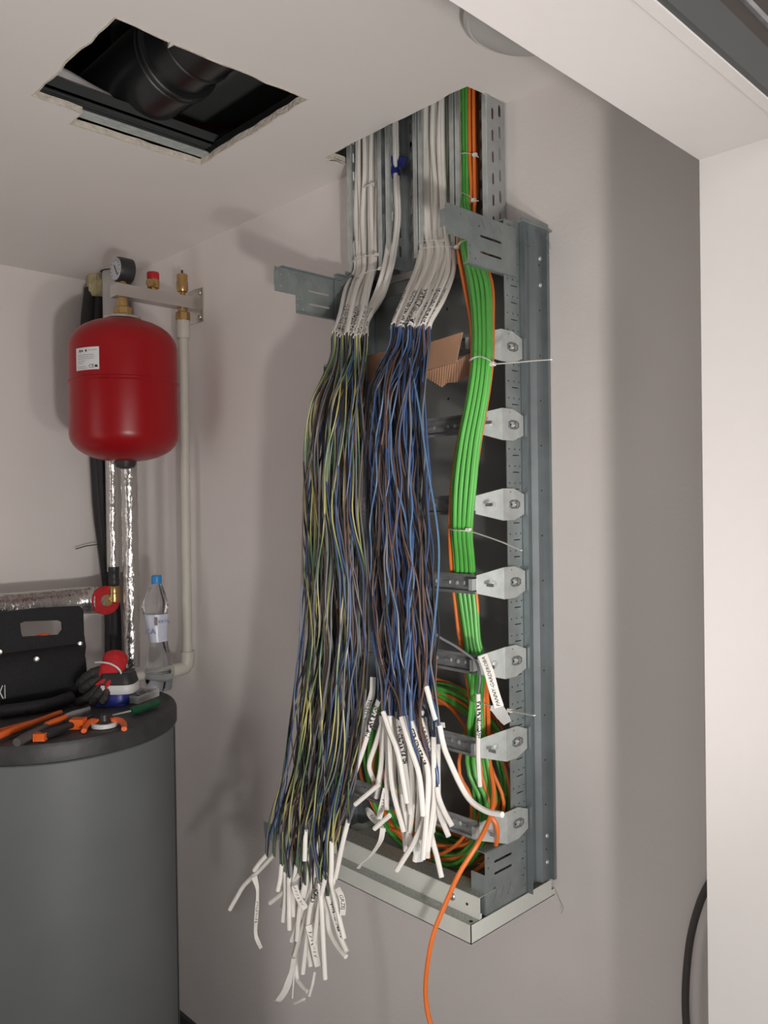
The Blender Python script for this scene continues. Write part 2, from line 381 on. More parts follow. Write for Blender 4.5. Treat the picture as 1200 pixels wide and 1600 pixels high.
st = MB(); [st.box((-1.613+i*.012, -1.1, CZ+.0235), (-1.609+i*.012, -.05, CZ+.0262)) for i in range(3)]; st.build('stud_rib', 'frame', cs)
cs = thing('ceiling_stud', (-1.60, -.4, CZ+.013), 'bright zinc ceiling stud inside the notch of the large opening', 'stud')
a, b = atZ(135, 183, CZ), atZ(325, 245, CZ)
st = MB(); xx = -1.600
st.box((xx-.028, -.60, CZ+.014), (xx+.002, -.27, CZ+.0165)); st.build('stud_channel', 'galvb', cs)
st = MB(); [st.box((xx-.024+i*.010, -.60, CZ+.011), (xx-.021+i*.010, -.27, CZ+.0142)) for i in range(3)]; st.build('stud_rib', 'galvb', cs)
stb = MB(); stb.box((-1.625, -.297, CZ+.0145), (-1.27, -.285, CZ+.03)); tag(stb.build('ceiling_board_batten', 'duct'), 'dark batten behind the right edge of the large ceiling opening', 'batten')

# ------------------------------------------------------------------ cable trays up the wall
TZ0, TZ1 = 2.198, 2.93; TD = -.060
def cable_tray(x0, x1, lab, slots_side=True):
    t = thing('cable_tray', ((x0+x1)/2, 0, TZ0), lab, 'cable tray', 'vertical cable trays')
    hs = []; z = TZ0+.03
    while z < TZ1-.04: hs += [slot((x1-x0)*q, z-TZ0, .024, .007, True) for q in ((.25, .75) if x1-x0 > .07 else (.5,))]; z += .04
    MB().plate([(0, 0), (x1-x0, 0), (x1-x0, TZ1-TZ0), (0, TZ1-TZ0)], hs, ((x0, -.004, TZ0), (1, 0, 0), (0, 0, 1)), .0012).build('tray_base', 'tray', t)
    for sx, x in ((0, x0), (1, x1)):
        hs = []; z = .03; k = 0
        while z < TZ1-TZ0-.04: hs += [slot(.018, z, .022, .006, True), slot(.040, z+.012, .024, .007, True)]; z += .042
        mb = MB(); mb.plate([(0, 0), (.056, 0), (.056, TZ1-TZ0), (0, TZ1-TZ0)], hs, ((x, -.060, TZ0), (0, 1, 0), (0, 0, 1)), .0012)
        mb.build('tray_side', 'tray', t)
        l = MB(); d = 1 if sx == 0 else -1
        l.box((x, -.0612, TZ0), (x+d*.009, -.060, TZ1)); l.box((x+d*.009, -.0612, TZ0), (x+d*.0102, -.056, TZ1)); l.tube([(x, -.0605, TZ0), (x, -.0605, TZ1)], .0016, 6); l.build('tray_lip', 'galvb', t, True)
    return t
cable_tray(-1.388, -1.278, 'galvanised cable tray of the left white cables, leftmost of the four')
cable_tray(-1.262, -1.170, 'galvanised cable tray holding few white cables with blue tape, second from the left')
cable_tray(-1.164, -1.068, 'galvanised cable tray of the second white bundle, third from the left')
cable_tray(-1.062, -.984, 'galvanised slotted cable tray of the green and orange cables, rightmost')

# ------------------------------------------------------------------ wiring cabinet
XR, XL = -.890, -1.362; PB, PT = .962, 2.190
cab = thing('wiring_cabinet_frame', ((XR+XL)/2, 0, .93), 'open galvanised wiring cabinet frame with DIN rails mounted on the wall', 'cabinet')
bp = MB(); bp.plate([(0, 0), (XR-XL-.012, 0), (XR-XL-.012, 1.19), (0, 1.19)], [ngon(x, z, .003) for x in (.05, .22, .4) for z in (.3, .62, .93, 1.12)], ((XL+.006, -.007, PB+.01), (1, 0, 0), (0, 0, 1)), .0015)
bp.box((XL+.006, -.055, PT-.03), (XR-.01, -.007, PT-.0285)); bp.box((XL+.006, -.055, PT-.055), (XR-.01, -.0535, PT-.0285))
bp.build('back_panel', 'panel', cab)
def post(x, sgn, name='post'):
    H = PT-PB
    mb = MB(); hs = []; z = .016; k = 0
    while z < H-.02:
        for c in (.008, .024, .039): hs.append(ngon(c, z, .0019, 6))
        hs.append([(.018, z+.0187), (.037, z+.0187), (.037, z+.0205), (.018, z+.0205)]); z += .0375/1.22*1.0
    mb.plate([(0, 0), (.046, 0), (.046, H), (0, H)], hs, ((x-.003*sgn, -.130, PB), (0, 1, 0), (0, 0, 1)), .0015)
    mb.build('perforated_web', 'galv', cab)
    mb = MB()
    q = [(x, -.086), (x+.012*sgn, -.086), (x+.012*sgn, -.0845), (x+.0015*sgn, -.0845), (x-.013*sgn, -.078), (x-.013*sgn, -.040), (x-.002*sgn, -.034), (x-.002*sgn, -.010), (x+.007*sgn, -.010), (x+.007*sgn, -.002),
         (x-.004*sgn, -.002), (x-.004*sgn, -.032), (x-.015*sgn, -.038), (x-.015*sgn, -.079), (x-.0005*sgn, -.0845)]
    if sgn < 0: q = q[::-1]
    n = len(q); mb.add([(a, b, PB-.0) for a, b in q]+[(a, b, PT) for a, b in q], [tuple(range(n-1, -1, -1)), tuple(range(n, 2*n))]+[(i, (i+1) % n, (i+1) % n+n, i+n) for i in range(n)])
    mb.build('post_channel', 'shadesteel', cab)
    mb = MB()
    for i in range(14): mb.lathe([(.0016, 0), (.0016, .0006)], (x-.002*sgn, -.023, PB+.06+i*.085), (sgn, 0, 0), 6)
    mb.build('rivet_hole', 'dark', cab)
    mb = MB()
    for z in (.035, .085, H-.10, H-.05): mb.lathe([(.0045, 0), (.0045, .001), (.003, .0025)], (x-.002*sgn, -.020, PB+z), (sgn, 0, 0), 10)
    mb.build('bolt', 'galvb', cab, True)
post(XR, 1); post(XL, -1)
# cap of right and left posts
for x, s in ((XR, 1), (XL, -1)):
    mb = MB(); mb.box((x-.022*s, -.094, PT), (x+.014*s, -.002, PT+.003)); mb.box((x+.004*s, -.090, PT+.003), (x+.0055*s, -.002, PT+.016)); mb.box((x-.016*s, -.130, PT-.002), (x-.002*s, -.090, PT)); mb.build('post_cap', 'galv', cab)

def bracket(x, sgn, top=True):
    """L-shaped flanged arm with slots, standing out from the post"""
    zf = (lambda z: z) if top else (lambda z: 2*1.0165-z+.041)
    z0 = 2.090 if top else .982
    y0, y1 = -.290, -.100
    if top: out = [(0, .037), (.083-.028, .037), (.083-.028, 0), (.190, 0), (.190, .088), (0, .088)]
    else: out = [(.085, -.03), (.190, -.03), (.190, .088), (.085, .088)]
    hs = [slot(.118, .052-.010*0, .060, .0045), slot(.118, .024, .060, .0045)] if top else [slot(.137, .066, .055, .0045), slot(.137, .045, .055, .0045)]
    if top:
        hs += [ngon(a, b, .0024) for a, b in ((.016, .074), (.016, .050), (.060, .016), (.060, .030), (.075, .010), (.085, .068), (.037, .078))]
        hs += [[(q, .082), (q+.0015, .082), (q+.014, .064), (q+.0125, .064)] for q in (.053, .090, .113, .138)]
    else:
        hs += [ngon(a, b, .0024) for a, b in ((.093, .078), (.093, .060), (.175, .03), (.11, .02))]
        hs += [[(q, -.004), (q+.0015, -.004), (q+.012, .016), (q+.0105, .016)] for q in (.105, .125, .145, .165)]
    hs = [h if sum(h[i][0]*h[(i+1) % len(h)][1]-h[(i+1) % len(h)][0]*h[i][1] for i in range(len(h))) > 0 else h[::-1] for h in hs]
    mb = MB(); xo = x+.001*sgn
    mb.plate(out, hs, ((xo, y0, z0), (0, 1, 0), (0, 0, 1)), .0016)
    fz = z0+.088
    if top:
        mb.box((xo-.013*sgn, y0+.012, fz-.0005), (xo, y1-.012, fz+.0012)); mb.box((xo-.010*sgn, y0+.055, z0-.001), (xo, y1, z0+.0006))
        mb.box((xo-.012*sgn, y0-.0012, z0+.050), (xo, y0+.0004, z0+.078)); mb.lathe([(.006, 0), (.005, .003), (.001, .004)], (xo-.004*sgn, y1-.018, fz+.001), (0, 0, 1), 12)
    else:
        mb.box((xo-.018*sgn, y0+.085, fz-.0005), (xo, y1, fz+.001)); mb.box((xo-.03, y0+.0838, z0-.02), (xo, y0+.0852, z0+.05))
    return mb
bracket(XR, 1).build('corner_bracket', 'galvb' if 0 else 'galv', cab)
bracket(XL, -1).build('corner_bracket', 'galv', cab)
bracket(XR-.004, 1, False).build('corner_bracket', 'galv', cab)
bracket(XL, -1, False).build('corner_bracket', 'galv', cab)

# seven DIN rails, each with its two winged holders
ZR = [1.960, 1.820, 1.677, 1.537, 1.395, 1.248, 1.101]; RY = -.197; RX0, RX1 = -1.316, -.914
def hat(z):      # hat profile in (y, z)
    return [(RY-.001, z-.0175), (RY-.001, z-.0125), (RY+.0065, z-.0125), (RY+.0065, z+.0125), (RY-.001, z+.0125), (RY-.001, z+.0175), (RY, z+.0175), (RY, z+.0137), (RY+.0078, z+.0137), (RY+.0078, z-.0137), (RY, z-.0137), (RY, z-.0175)]
for i, z in enumerate(ZR):
    q = hat(z); n = len(q); mb = MB()
    mb.add([(RX0, a, b) for a, b in q]+[(RX1, a, b) for a, b in q], [tuple(range(n-1, -1, -1)), tuple(range(n, 2*n))]+[(k, (k+1) % n, (k+1) % n+n, k+n) for k in range(n)])
    for k in range(13): mb.obox((RX0+.03+k*.0335, RY+.0055, z), (1, 0, 0), (0, 0, 1), (0, 1, 0), .0075, .0028, .0012)
    r = mb.build('din_rail', 'railm', cab)
    MB().lathe([(.0042, 0), (.004, -.002), (.001, -.0028)], (RX1-.045, RY+.006, z), (0, 1, 0), 10).build('screw', 'galvb', r, True)
    MB().box((RX1-.004, RY-.012, z-.010), (RX1+.004, RY+.012, z+.010)).build('end_clip', 'galvb', r)
    for s, X, XE in ((1, XR, RX1), (-1, XL, RX0)):
        xo = X+.0035*s; xr = XE+.003*s
        # fold line at y=-.150; inner trapezoid bends towards the rail
        F0 = Vector((xo, -.150, z)); Rr = Vector((xr, RY, z))
        mb = MB(); up_ = Vector((0, 0, 1))
        poly = [(-.150, -.0285), (-.150, .0285), (RY, .016), (RY, -.016)]
        vs = []
        for th in (0, .0015*s):
            for (yy, zz) in poly:
                t = (yy+.150)/(RY+.150); vs.append((xo+(xr-xo)*t+th, yy, z+zz))
        mb.add(vs, [(0, 1, 2, 3), (7, 6, 5, 4), (0, 4, 5, 1), (1, 5, 6, 2), (2, 6, 7, 3), (3, 7, 4, 0)])
        mb.box((xr-.006, RY-.0015, z-.016), (xr+.002*s, RY+.0, z+.016)) if 0 else None
        out = [(-.150, -.0285), (-.118, -.0285), (-.088, -.018), (-.088, .018), (-.118, .0285), (-.150, .0285)]
        mb.plate(out, [ngon(-.128, .0225, .0017)], ((xo, 0, z), (0, 1, 0), (0, 0, 1)), .0015*s)
        mb.lathe([(.0062, .0), (.0050, .0016), (.001, .002)], (xo+(xr-xo)*.38+.0010*s, -.150-.047*.38, z), (s, -.52, 0), 16)
        wg = mb.build('rail_holder', 'galvb', cab)
        sb = MB(); sb.plate(slot(-.118, 0, .030, .016), [slot(-.118, 0, .024, .010)], ((xo+.0013*s, 0, z), (0, 1, 0), (0, 0, 1)), .0022*s)
        hb = MB(); hb.plate(ngon(-.1265, 0, .0026, 8), [], ((xo+.0014*s, 0, z), (0, 1, 0), (0, 0, 1)), .0006*s); hb.build('hole', 'dark', wg)
        sb.build('slotted_boss', 'shadesteel', wg)
        sb = MB(); sb.lathe([(.0048, 0), (.0048, .002), (.003, .0032), (.001, .0034)], (xo+.002*s, -.112, z), (s, 0, 0), 12); sb.build('screw', 'chrome', wg, True)

# bottom tray
mb = MB(); B0, B1 = .930, .962
YF = -.250
mb.box((XL-.02, YF, B0), (XR+.002, YF+.0015, B1)); mb.box((XR+.0005, YF, B0), (XR+.002, -.012, B1)); mb.box((XL-.02, YF, B0), (XL-.0185, -.002, B1))
mb.box((XL-.02, YF, B0), (XR+.002, -.002, B0+.0015)); mb.box((XR+.0005, -.012, B0), (XR+.002, -.001, B0+.012))
mb.build('bottom_tray', 'paint', cab)
mb = MB(); mb.box((XL-.02, YF+.0015, B1-.0015), (XR-.002, YF+.026, B1-.0003)); mb.build('tray_ledge', 'grain', cab)
mb = MB(); mb.box((XL, YF+.026, B1-.001), (XR+.0, YF+.0275, B1+.037)); q = MB()
mb.box((XL, YF+.0275, B1-.001), (XR-.002, YF+.034, B1+.008)); mb.build('cover_strip_front', 'paint', cab)
MB().box((XL, YF+.026, B1+.037), (XR, YF+.070, B1+.0385)).build('cover_strip_top', 'grain', cab)
mb = MB(); mb.lathe([(.0075, 0), (.007, -.002), (.005, -.004), (.001, -.0045)], (XR-.062, YF+.026, B1+.020), (0, 1, 0), 14); mb.build('screw', 'chrome', cab, True)
mb = MB(); mb.lathe([(.0025, 0), (.0025, -.0008)], (XR-.028, YF+.026, B1+.018), (0, 1, 0), 8); mb.lathe([(.0035, 0), (.0035, .0008)], (XR-.008, YF+.012, B1-.0005), (0, 0, 1), 8)
mb.lathe([(.003, 0), (.003, .0008)], (XR-.03, YF+.055, B1+.0385), (0, 0, 1), 8); mb.build('screw_hole', 'dark', cab)

# cardboard pieces over the first rail
cb = thing('cardboard_flap', at(690, 550, -.225), 'brown folded cardboard laid over the topmost DIN rail', 'cardboard')
def sheet(px, Y, th=.003, ys=None):
    A = [at(x, y, (ys[i] if ys else Y)) for i, (x, y) in enumerate(px)]; n = len(A); d = Vector((0, th, 0))
    return MB().add(A+[a+d for a in A], [tuple(range(n)), tuple(range(2*n-1, n-1, -1))]+[(i, i+n, (i+1) % n+n, (i+1) % n) for i in range(n)])
sheet([(640, 592), (655, 581), (712, 566), (722, 519), (665, 537), (640, 540)], -.226, ys=[-.226, -.226, -.226, -.232, -.232, -.228]).build('cardboard_sheet', 'card', cb)
sheet([(556, 603), (580, 598), (640, 592), (640, 540), (592, 551), (560, 560)], -.224).build('cardboard_sheet', 'card', cb)
mb = MB(); Nc = 44; vs = []
tp = polyl = [(650, 582), (668, 579), (700, 570), (735, 552)]; bt_ = [(650, 582), (672, 594), (690, 605), (698, 598), (714, 597), (734, 585)]
def along(pl, t):
    L = [0]
    for a_, b_ in zip(pl, pl[1:]): L.append(L[-1]+math.dist(a_, b_))
    d_ = t*L[-1]
    for i_ in range(len(pl)-1):
        if d_ <= L[i_+1]+1e-9 or i_ == len(pl)-2: f_ = (d_-L[i_])/(L[i_+1]-L[i_]); return (pl[i_][0]+(pl[i_+1][0]-pl[i_][0])*f_, pl[i_][1]+(pl[i_+1][1]-pl[i_][1])*f_)
for i in range(Nc+1):
    t = i/Nc; o = Vector((0, -.0011 if i % 2 else .0011, 0)); vs += [at(*along(tp, t), -.221)+o, at(*along(bt_, t), -.205)+o]
mb.add(vs+[v+Vector((0, .002, 0)) for v in vs], [(2*i, 2*i+1, 2*i+3, 2*i+2) for i in range(Nc)]+[(2*i+2*(Nc+1), 2*i+2+2*(Nc+1), 2*i+3+2*(Nc+1), 2*i+1+2*(Nc+1)) for i in range(Nc)]); mb.build('corrugated_sheet', 'card', cb)

# ------------------------------------------------------------------ cables
def polyY(pts, k=6): return spline([at(*p) for p in pts], k)
CORES = {'yg': 'yellow and green striped core wire', 'blue': 'blue core wire', 'lblue': 'light blue core wire', 'brown': 'brown core wire', 'black': 'black core wire', 'grey': 'grey core wire'}

# left bundle: silhouette tables (row -> px)
L1 = [(520, 520), (560, 503), (600, 489), (700, 477), (900, 474), (1000, 471), (1100, 459), (1200, 446), (1300, 428), (1345, 418), (1500, 440)]
R1 = [(520, 572), (560, 574), (600, 573), (700, 566), (800, 562), (900, 572), (1000, 574), (1100, 568), (1200, 556), (1300, 540), (1345, 524), (1500, 530)]
L2 = [(505, 611), (560, 590), (620, 577), (700, 572), (800, 574), (900, 578), (1000, 584), (1060, 592), (1110, 597), (1300, 600)]
R2 = [(505, 672), (560, 662), (620, 655), (700, 657), (800, 664), (900, 674), (1000, 679), (1060, 674), (1110, 668), (1300, 690)]
def wire(start, sv, end, ev, LT, RT, Yc, th, u, v, r, cls, seed, loose=0):
    """start/end = (px, py, Y); u, v = place in the bundle's cross-section"""
    q = random.Random(seed); pts = []; y0, y1 = start[1], end[1]; N = max(8, int(abs(y1-y0)/34))
    f1, f2, p1, p2 = q.uniform(.8, 2.2), q.uniform(2.5, 5), q.uniform(0, 6.3), q.uniform(0, 6.3)
    us = u0s = None
    for i in range(N+1):
        t = i/N; py = y0+(y1-y0)*t
        ww = min(1, t/.16)*min(1, (1-t)/.16); ww = ww*ww*(3-2*ww)
        uu = u+.30*math.sin(f1*t*6.3*.5+p1)+.07*math.sin(f2*t*6.3+p2); uu = max(-1.04, min(1.04, uu))
        l, r_ = interp(LT, py), interp(RT, py); px = (l+r_)/2+(r_-l)/2*uu+loose*math.sin(PI*t)
        vv = v+.35*math.sin(f1*t*5+p2); vv = max(-1, min(1, vv))*math.sqrt(max(.05, 1-min(1, abs(uu))**2))
        Y = Yc(py)+th*vv
        bx = start[0] if t < .5 else end[0]; bY = start[2] if t < .5 else end[2]
        # towards the ends blend in the start/end place
        pts.append((bx*(1-ww)+px*ww, py, bY*(1-ww)+Y*ww))
    return MB().tube(polyY(pts, 3), r, 5)

def cable(label, group, top, cores, end, LT, RT, Yc, th, u, seed, rs=.0045, rc=.00150, endmat='white', topmat='inktop', loose=0, cable_end=True):
    """one sheathed cable: top sheath -> bare cores -> piece of sheath left on the end"""
    p0 = at(*top[-1])
    t = thing('power_cable', p0, label, 'cable', group)
    MB().tube(polyY(top[::-1], 5), rs+.0006, 8).build('sheath', topmat, t, True)
    q = random.Random(seed*31+5)
    for k, c in enumerate(cores):
        ang = 2*PI*k/len(cores); s = (top[-1][0]+2.2*math.cos(ang), top[-1][1]-3, top[-1][2]+.002*math.sin(ang))
        e = (end[0][0]+1.8*math.cos(ang), end[0][1]+3, end[0][2]+.0018*math.sin(ang))
        uu = max(-.92, min(.92, u+q.uniform(-.42, .42))); vv = q.uniform(-1, 1)
        wire(s, None, e, None, LT, RT, Yc, th, uu, vv, rc, c, seed*97+k, loose*q.uniform(.6, 1.2)).build('core_wire', c, t, True, CORES[c])
    MB().tube(polyY(end, 5), rs, 8).build('end_sheath', endmat, t, True, 'white sheath left on the lower cable end')
    return t

Y1 = lambda py: interp([(520, -.262), (600, -.300), (800, -.315), (1200, -.325), (1350, -.335)], py)
Y2 = lambda py: interp([(505, -.265), (600, -.300), (800, -.315), (1120, -.325)], py)
# ends of left bundle, seen one by one
E1 = [
 [(428, 1336), (405, 1360), (381, 1384), (370, 1402), (359, 1421)], [(417, 1336), (407, 1347), (397, 1360)],
 [(477.7, 1296), (477, 1315), (476, 1345)], [(494, 1310), (494, 1330), (494, 1370)], [(518, 1314), (518, 1345), (517, 1378)],
 [(544.7, 1280), (536, 1315), (524, 1372)], [(468, 1366), (448, 1390), (422, 1411)], [(451.6, 1370), (451.6, 1410), (452, 1453)],
 [(494, 1336), (489, 1375), (482, 1417), (459, 1498)], [(511, 1361), (498, 1388), (485, 1417), (479, 1470), (473, 1521)],
 [(504, 1386), (510, 1420), (514.5, 1454), (527, 1478), (540.6, 1495)], [(515, 1366), (520, 1391), (529, 1430), (538, 1467)],
 [(499, 1380), (502, 1410), (505, 1470), (508, 1530)], [(470, 1390), (475, 1430), (480, 1469), (485, 1510)],
 [(512, 1400), (524, 1440), (530, 1460), (542, 1487)], [(460, 1375), (462, 1440), (463, 1520), (470, 1538), (481, 1549)],
 [(488, 1385), (472, 1425), (455, 1470)], [(440, 1350), (438, 1372), (434, 1392)], [(484, 1330), (480, 1365), (476, 1402)],
 [(476, 1380), (468, 1420), (464, 1470)], [(500, 1350), (494, 1395), (488, 1440)], [(463, 1352), (458, 1392), (459, 1432)],
 [(508, 1372), (497, 1425), (490, 1485)], [(490, 1400), (497, 1440), (495, 1500)], [(446, 1362), (446, 1400), (442, 1440)], [(530, 1330), (522, 1370), (516, 1410)]]
c5 = ['yg', 'blue', 'brown', 'black', 'grey', 'black']; n1 = len(E1)
for i in range(n1):
    E_ = E1[i]; u = max(-.9, min(.9, (E_[0][0]-480)/55+rng.uniform(-.15, .15)))
    j = sorted(range(n1), key=lambda a: E1[a][0][0]).index(i)/(n1-1)
    # sheath: down the first tray (or the second for the right-hand ones)
    ex = 522+50*j+rng.uniform(-2, 2); lay = rng.uniform(0, 1)
    if j < .82:
        a = 553+34*(j/.82)+rng.uniform(-2, 2); Ya = -.012-.036*lay
        top = [(a, 180, Ya), (a+rng.uniform(-3, 3), 260, Ya), (a+rng.uniform(-3, 3), 340, Ya), (a+1, 395, Ya-.01), (a+3-6*j, 422, Ya-.025), (a-2+(ex-a)*.25+rng.uniform(-3, 3), 450, Ya-.06-.02*lay), (a+(ex-a)*.68+rng.uniform(-3, 3), 490, -.17-.03*lay), (ex, 520+8*rng.random(), -.225-.03*lay)]
    else:
        a = 609+14*((j-.82)/.18); Ya = -.02-.02*lay
        top = [(a-4, 180, Ya), (a-2, 280, Ya), (a, 340, Ya), (a-6, 392, Ya-.02), (a-14, 430, Ya-.06), (a-26, 465, -.12), (ex+3, 500, -.19), (ex, 524, -.235)]
    kk = .012*math.sin(i*2.4); endp = [(x, y, -.335-.018*((i*7) % 5)/4-.004*k) for k, (x, y) in enumerate(E_)]
    lab, grp = 'white cable of the left bundle, bare striped, blue and dark cores below the sheath', 'cables of the left hanging bundle'
    if i == 0: lab, grp = 'white cable whose end sticks out furthest left from the left bundle', None
    if i == 5: lab, grp = 'white left bundle cable with its end before the left part of the bottom tray', None
    if i == 6: lab, grp = 'white cable of the left bundle whose end slants down left, below the leftmost one', None
    if i == 12: lab, grp = 'white cable of the left bundle hanging straight down with the lowest blunt end', None
    sp = {1: 'white cable with a short end just above the furthest left end of the left bundle', 2: 'white cable of the left bundle whose end starts highest among the wires', 3: 'white cable with upright end right below the highest white end of the left bundle',
          4: 'white cable with an upright end just left of the one before the bottom tray', 7: 'white cable with a vertical end at the left side of the left bundle ends', 8: 'white cable with a long thin end slanting to the blank foot strip',
          9: 'white cable with a long written end slanting left through the left bundle foot', 10: 'white cable whose end is kinked and points low right of the left bundle', 11: 'white cable with a straight end beside the right written tag of the left bundle',
          14: 'white cable with a written end lowest at the right of the left bundle', 15: 'white cable whose end curls right below all others of the left bundle'}
    if i in sp: lab, grp = sp[i], None
    cable(lab, grp, top, c5 if i % 3 else c5[:5]+['yg'], endp, L1, R1, Y1, .034, u, 100+i, endmat='inkend' if i in (9, 14) else 'white')
# ends of second bundle
E2 = [
 [(592, 1093), (580, 1130), (565, 1178), (550, 1220)], [(598.5, 1112), (610, 1145), (623, 1181), (636, 1255)], [(609, 1118), (609, 1165), (613, 1230), (631, 1300)],
 [(622, 1123), (626, 1155), (632, 1190), (642, 1272)], [(627, 1120), (640, 1165), (655, 1212), (661, 1275)], [(643, 1127), (655, 1165), (668, 1201), (668, 1255), (661, 1342)],
 [(657, 1123), (669, 1158), (678, 1190), (671, 1255), (650, 1310), (633, 1339), (620, 1360)], [(672, 1077), (665, 1097), (658, 1116)], [(666, 1073), (673, 1098), (681, 1125)],
 [(677.6, 1151), (678, 1200), (678.7, 1250), (668, 1330)], [(684, 1162), (684, 1210), (683, 1255), (670, 1322)],
 [(687, 1134), (692, 1160), (700, 1184), (728.5, 1242), (756.7, 1266), (785, 1273)], [(683, 1230), (686, 1248), (695, 1270), (706, 1290)], [(684, 1240), (686, 1268), (694, 1290), (701, 1307)],
 [(660, 1240), (675, 1309), (683, 1340), (690, 1371)], [(604, 1110), (600, 1150), (595, 1200), (590, 1225)], [(600, 1120), (588, 1160), (577, 1195), (584, 1220)],
 [(616, 1118), (618, 1160), (615, 1210), (620, 1260)], [(634, 1118), (640, 1170), (645, 1240), (641, 1300)], [(650, 1115), (652, 1170), (655, 1240), (652, 1300)],
 [(612, 1125), (622, 1180), (628, 1240), (634, 1330)], [(638, 1130), (646, 1190), (656, 1260), (657, 1330)], [(630, 1132), (633, 1200), (640, 1270), (636, 1320)],
 [(648, 1135), (660, 1190), (668, 1250), (668, 1340)], [(620, 1112), (630, 1150), (645, 1210), (662, 1260)], [(606, 1125), (606, 1180), (604, 1230), (604, 1265)],
 [(660, 1130), (672, 1180), (676, 1240), (676, 1300)], [(640, 1108), (650, 1150), (664, 1215), (672, 1262)], [(654, 1128), (664, 1175), (660, 1255), (648, 1345)],
 [(625, 1128), (628, 1190), (630, 1250), (645, 1330)], [(596, 1118), (597, 1165), (594, 1215), (588, 1247)], [(666, 1120), (676, 1170), (682, 1215), (684, 1262)]]
n2 = len(E2)
for i in range(n2):
    E_ = E2[i]; j = sorted(range(n2), key=lambda a: E2[a][0][0]+.01*a).index(i)/(n2-1)
    u = max(-.9, min(.9, -1+2*j+rng.uniform(-.3, .3)))
    if i in (10, 11): u = .9
    a = 654+46*j+rng.uniform(-1.5, 1.5); lay = rng.random(); Ya = -.012-.036*lay; ex = 612+58*j+rng.uniform(-2, 2)
    top = [(a, 120, Ya), (a+rng.uniform(-4, 4), 220, Ya), (a+rng.uniform(-4, 4), 300, Ya), (a+1+4*j+rng.uniform(-3, 3), 360, Ya-.01), (a+3+8*j, 392, Ya-.03), (a+(ex-a)*.10+10*j+rng.uniform(-4, 4), 425, Ya-.08), (a+(ex-a)*.52+10*j+rng.uniform(-5, 5), 465, -.19-.02*lay), (ex+4, 500, -.235-.03*lay), (ex, 507+8*rng.random(), -.245-.03*lay)]
    cs2 = ['blue', 'brown', 'black', 'lblue', 'black'] if i % 3 == 0 else (['blue', 'brown', 'black', 'grey', 'brown'] if i % 3 == 1 else ['blue', 'brown', 'black', 'blue', 'grey'])
    dY = -.318-.03*((i*5) % 7)/6
    if i > 14: dY = -.300-.02*((i*5) % 7)/6
    endp = [(x, y, dY-.003*k) for k, (x, y) in enumerate(E_)]
    lab, grp = 'white cable of the second bundle, bare blue and brown cores below the sheath', 'cables of the second hanging bundle'
    if i == 0: lab, grp = 'white written cable end slanting down left, leftmost of the second bundle', None
    if i == 11: lab, grp = 'white cable whose long end curves far right from the second bundle', None
    if i == 6: lab, grp = 'white cable whose bent end crosses the others of the second bundle down left', None
    if i == 14: lab, grp = 'white cable of the second bundle whose lowest end hangs over the tray top', None
    if i == 7: lab, grp = 'white cable with a short end slanting up right atop the second bundle ends', None
    sp = {1: 'white cable with the second end from the left of the second bundle, bowed right', 5: 'white cable with a long written end bowed right in the middle of the second bundle', 8: 'white cable with a short end slanting down right under the second bundle cores',
          9: 'white cable with a straight end at the right edge of the second bundle', 10: 'white cable with the rightmost straight end of the second bundle, reaching down left', 12: 'white cable with an end slanting right over the seventh rail, upper of two',
          13: 'white cable with an end slanting right over the seventh rail, lower of two', 16: 'white cable whose end bows left behind the long written one of the second bundle', 29: 'white cable with an upright end near the wide written tag'}
    if i in sp: lab, grp = sp[i], None
    cable(lab, grp, top, cs2, endp, L2, R2, Y2, .036, u, 300+i, endmat='inkend' if i in (0, 3, 5, 6, 19, 20, 21, 23, 28) else 'white', loose=(10 if i in (11,) else 0))
# stray cores bulging to the right
sc = tag(MB().tube(polyY([(640, 560, -.30), (655, 640, -.33), (668, 730, -.34), (684, 830, -.345), (685, 900, -.34), (678, 980, -.34), (668, 1060, -.33), (660, 1110, -.33)], 5), .0017, 6).build('stray_core_wire', 'lblue', smooth=True), 'thin light blue core bulging right of the second bundle beside the fourth rail', 'wire')
# two more, to the rail
tag(MB().tube(polyY([(665, 960, -.31), (680, 990, -.30), (712, 1010, -.26), (740, 1030, -.23), (747, 1040, -.232), (750, 1060, -.235), (747, 1084, -.235)], 5), .0022, 6).build('stray_core_wire', 'grey', smooth=True), 'thin grey core running right to the end of the fifth rail', 'wire')
tag(MB().tube(polyY([(747, 1084, -.236), (748, 1130, -.236), (747, 1168, -.236), (748, 1200, -.236), (750, 1229, -.236)], 5), .0042, 8).build('cable_end', 'inkend', smooth=True), 'white cable end hanging straight down before the sixth rail, right of the second bundle', 'cable')
tag(MB().tube(polyY([(592, 1226, -.34), (575, 1240, -.345), (555, 1257, -.35)], 5), .0042, 8).build('cable_end', 'inkend', smooth=True), 'short white cable end slanting down left between the two bundles', 'cable')
tag(MB().tube(polyY([(609, 1274, -.35), (597, 1284, -.352), (585, 1295, -.355)], 5), .0042, 8).build('cable_end', 'white', smooth=True), 'short white cable end slanting down left at the foot of the second bundle', 'cable')
tag(MB().tube(polyY([(590, 1227, -.34), (556, 1258, -.35), (549, 1275, -.345), (545, 1285, -.34)], 5), .0025, 6).build('stray_core_wire', 'grey', smooth=True), 'thin grey core below the short slanting end between the two bundles', 'wire')

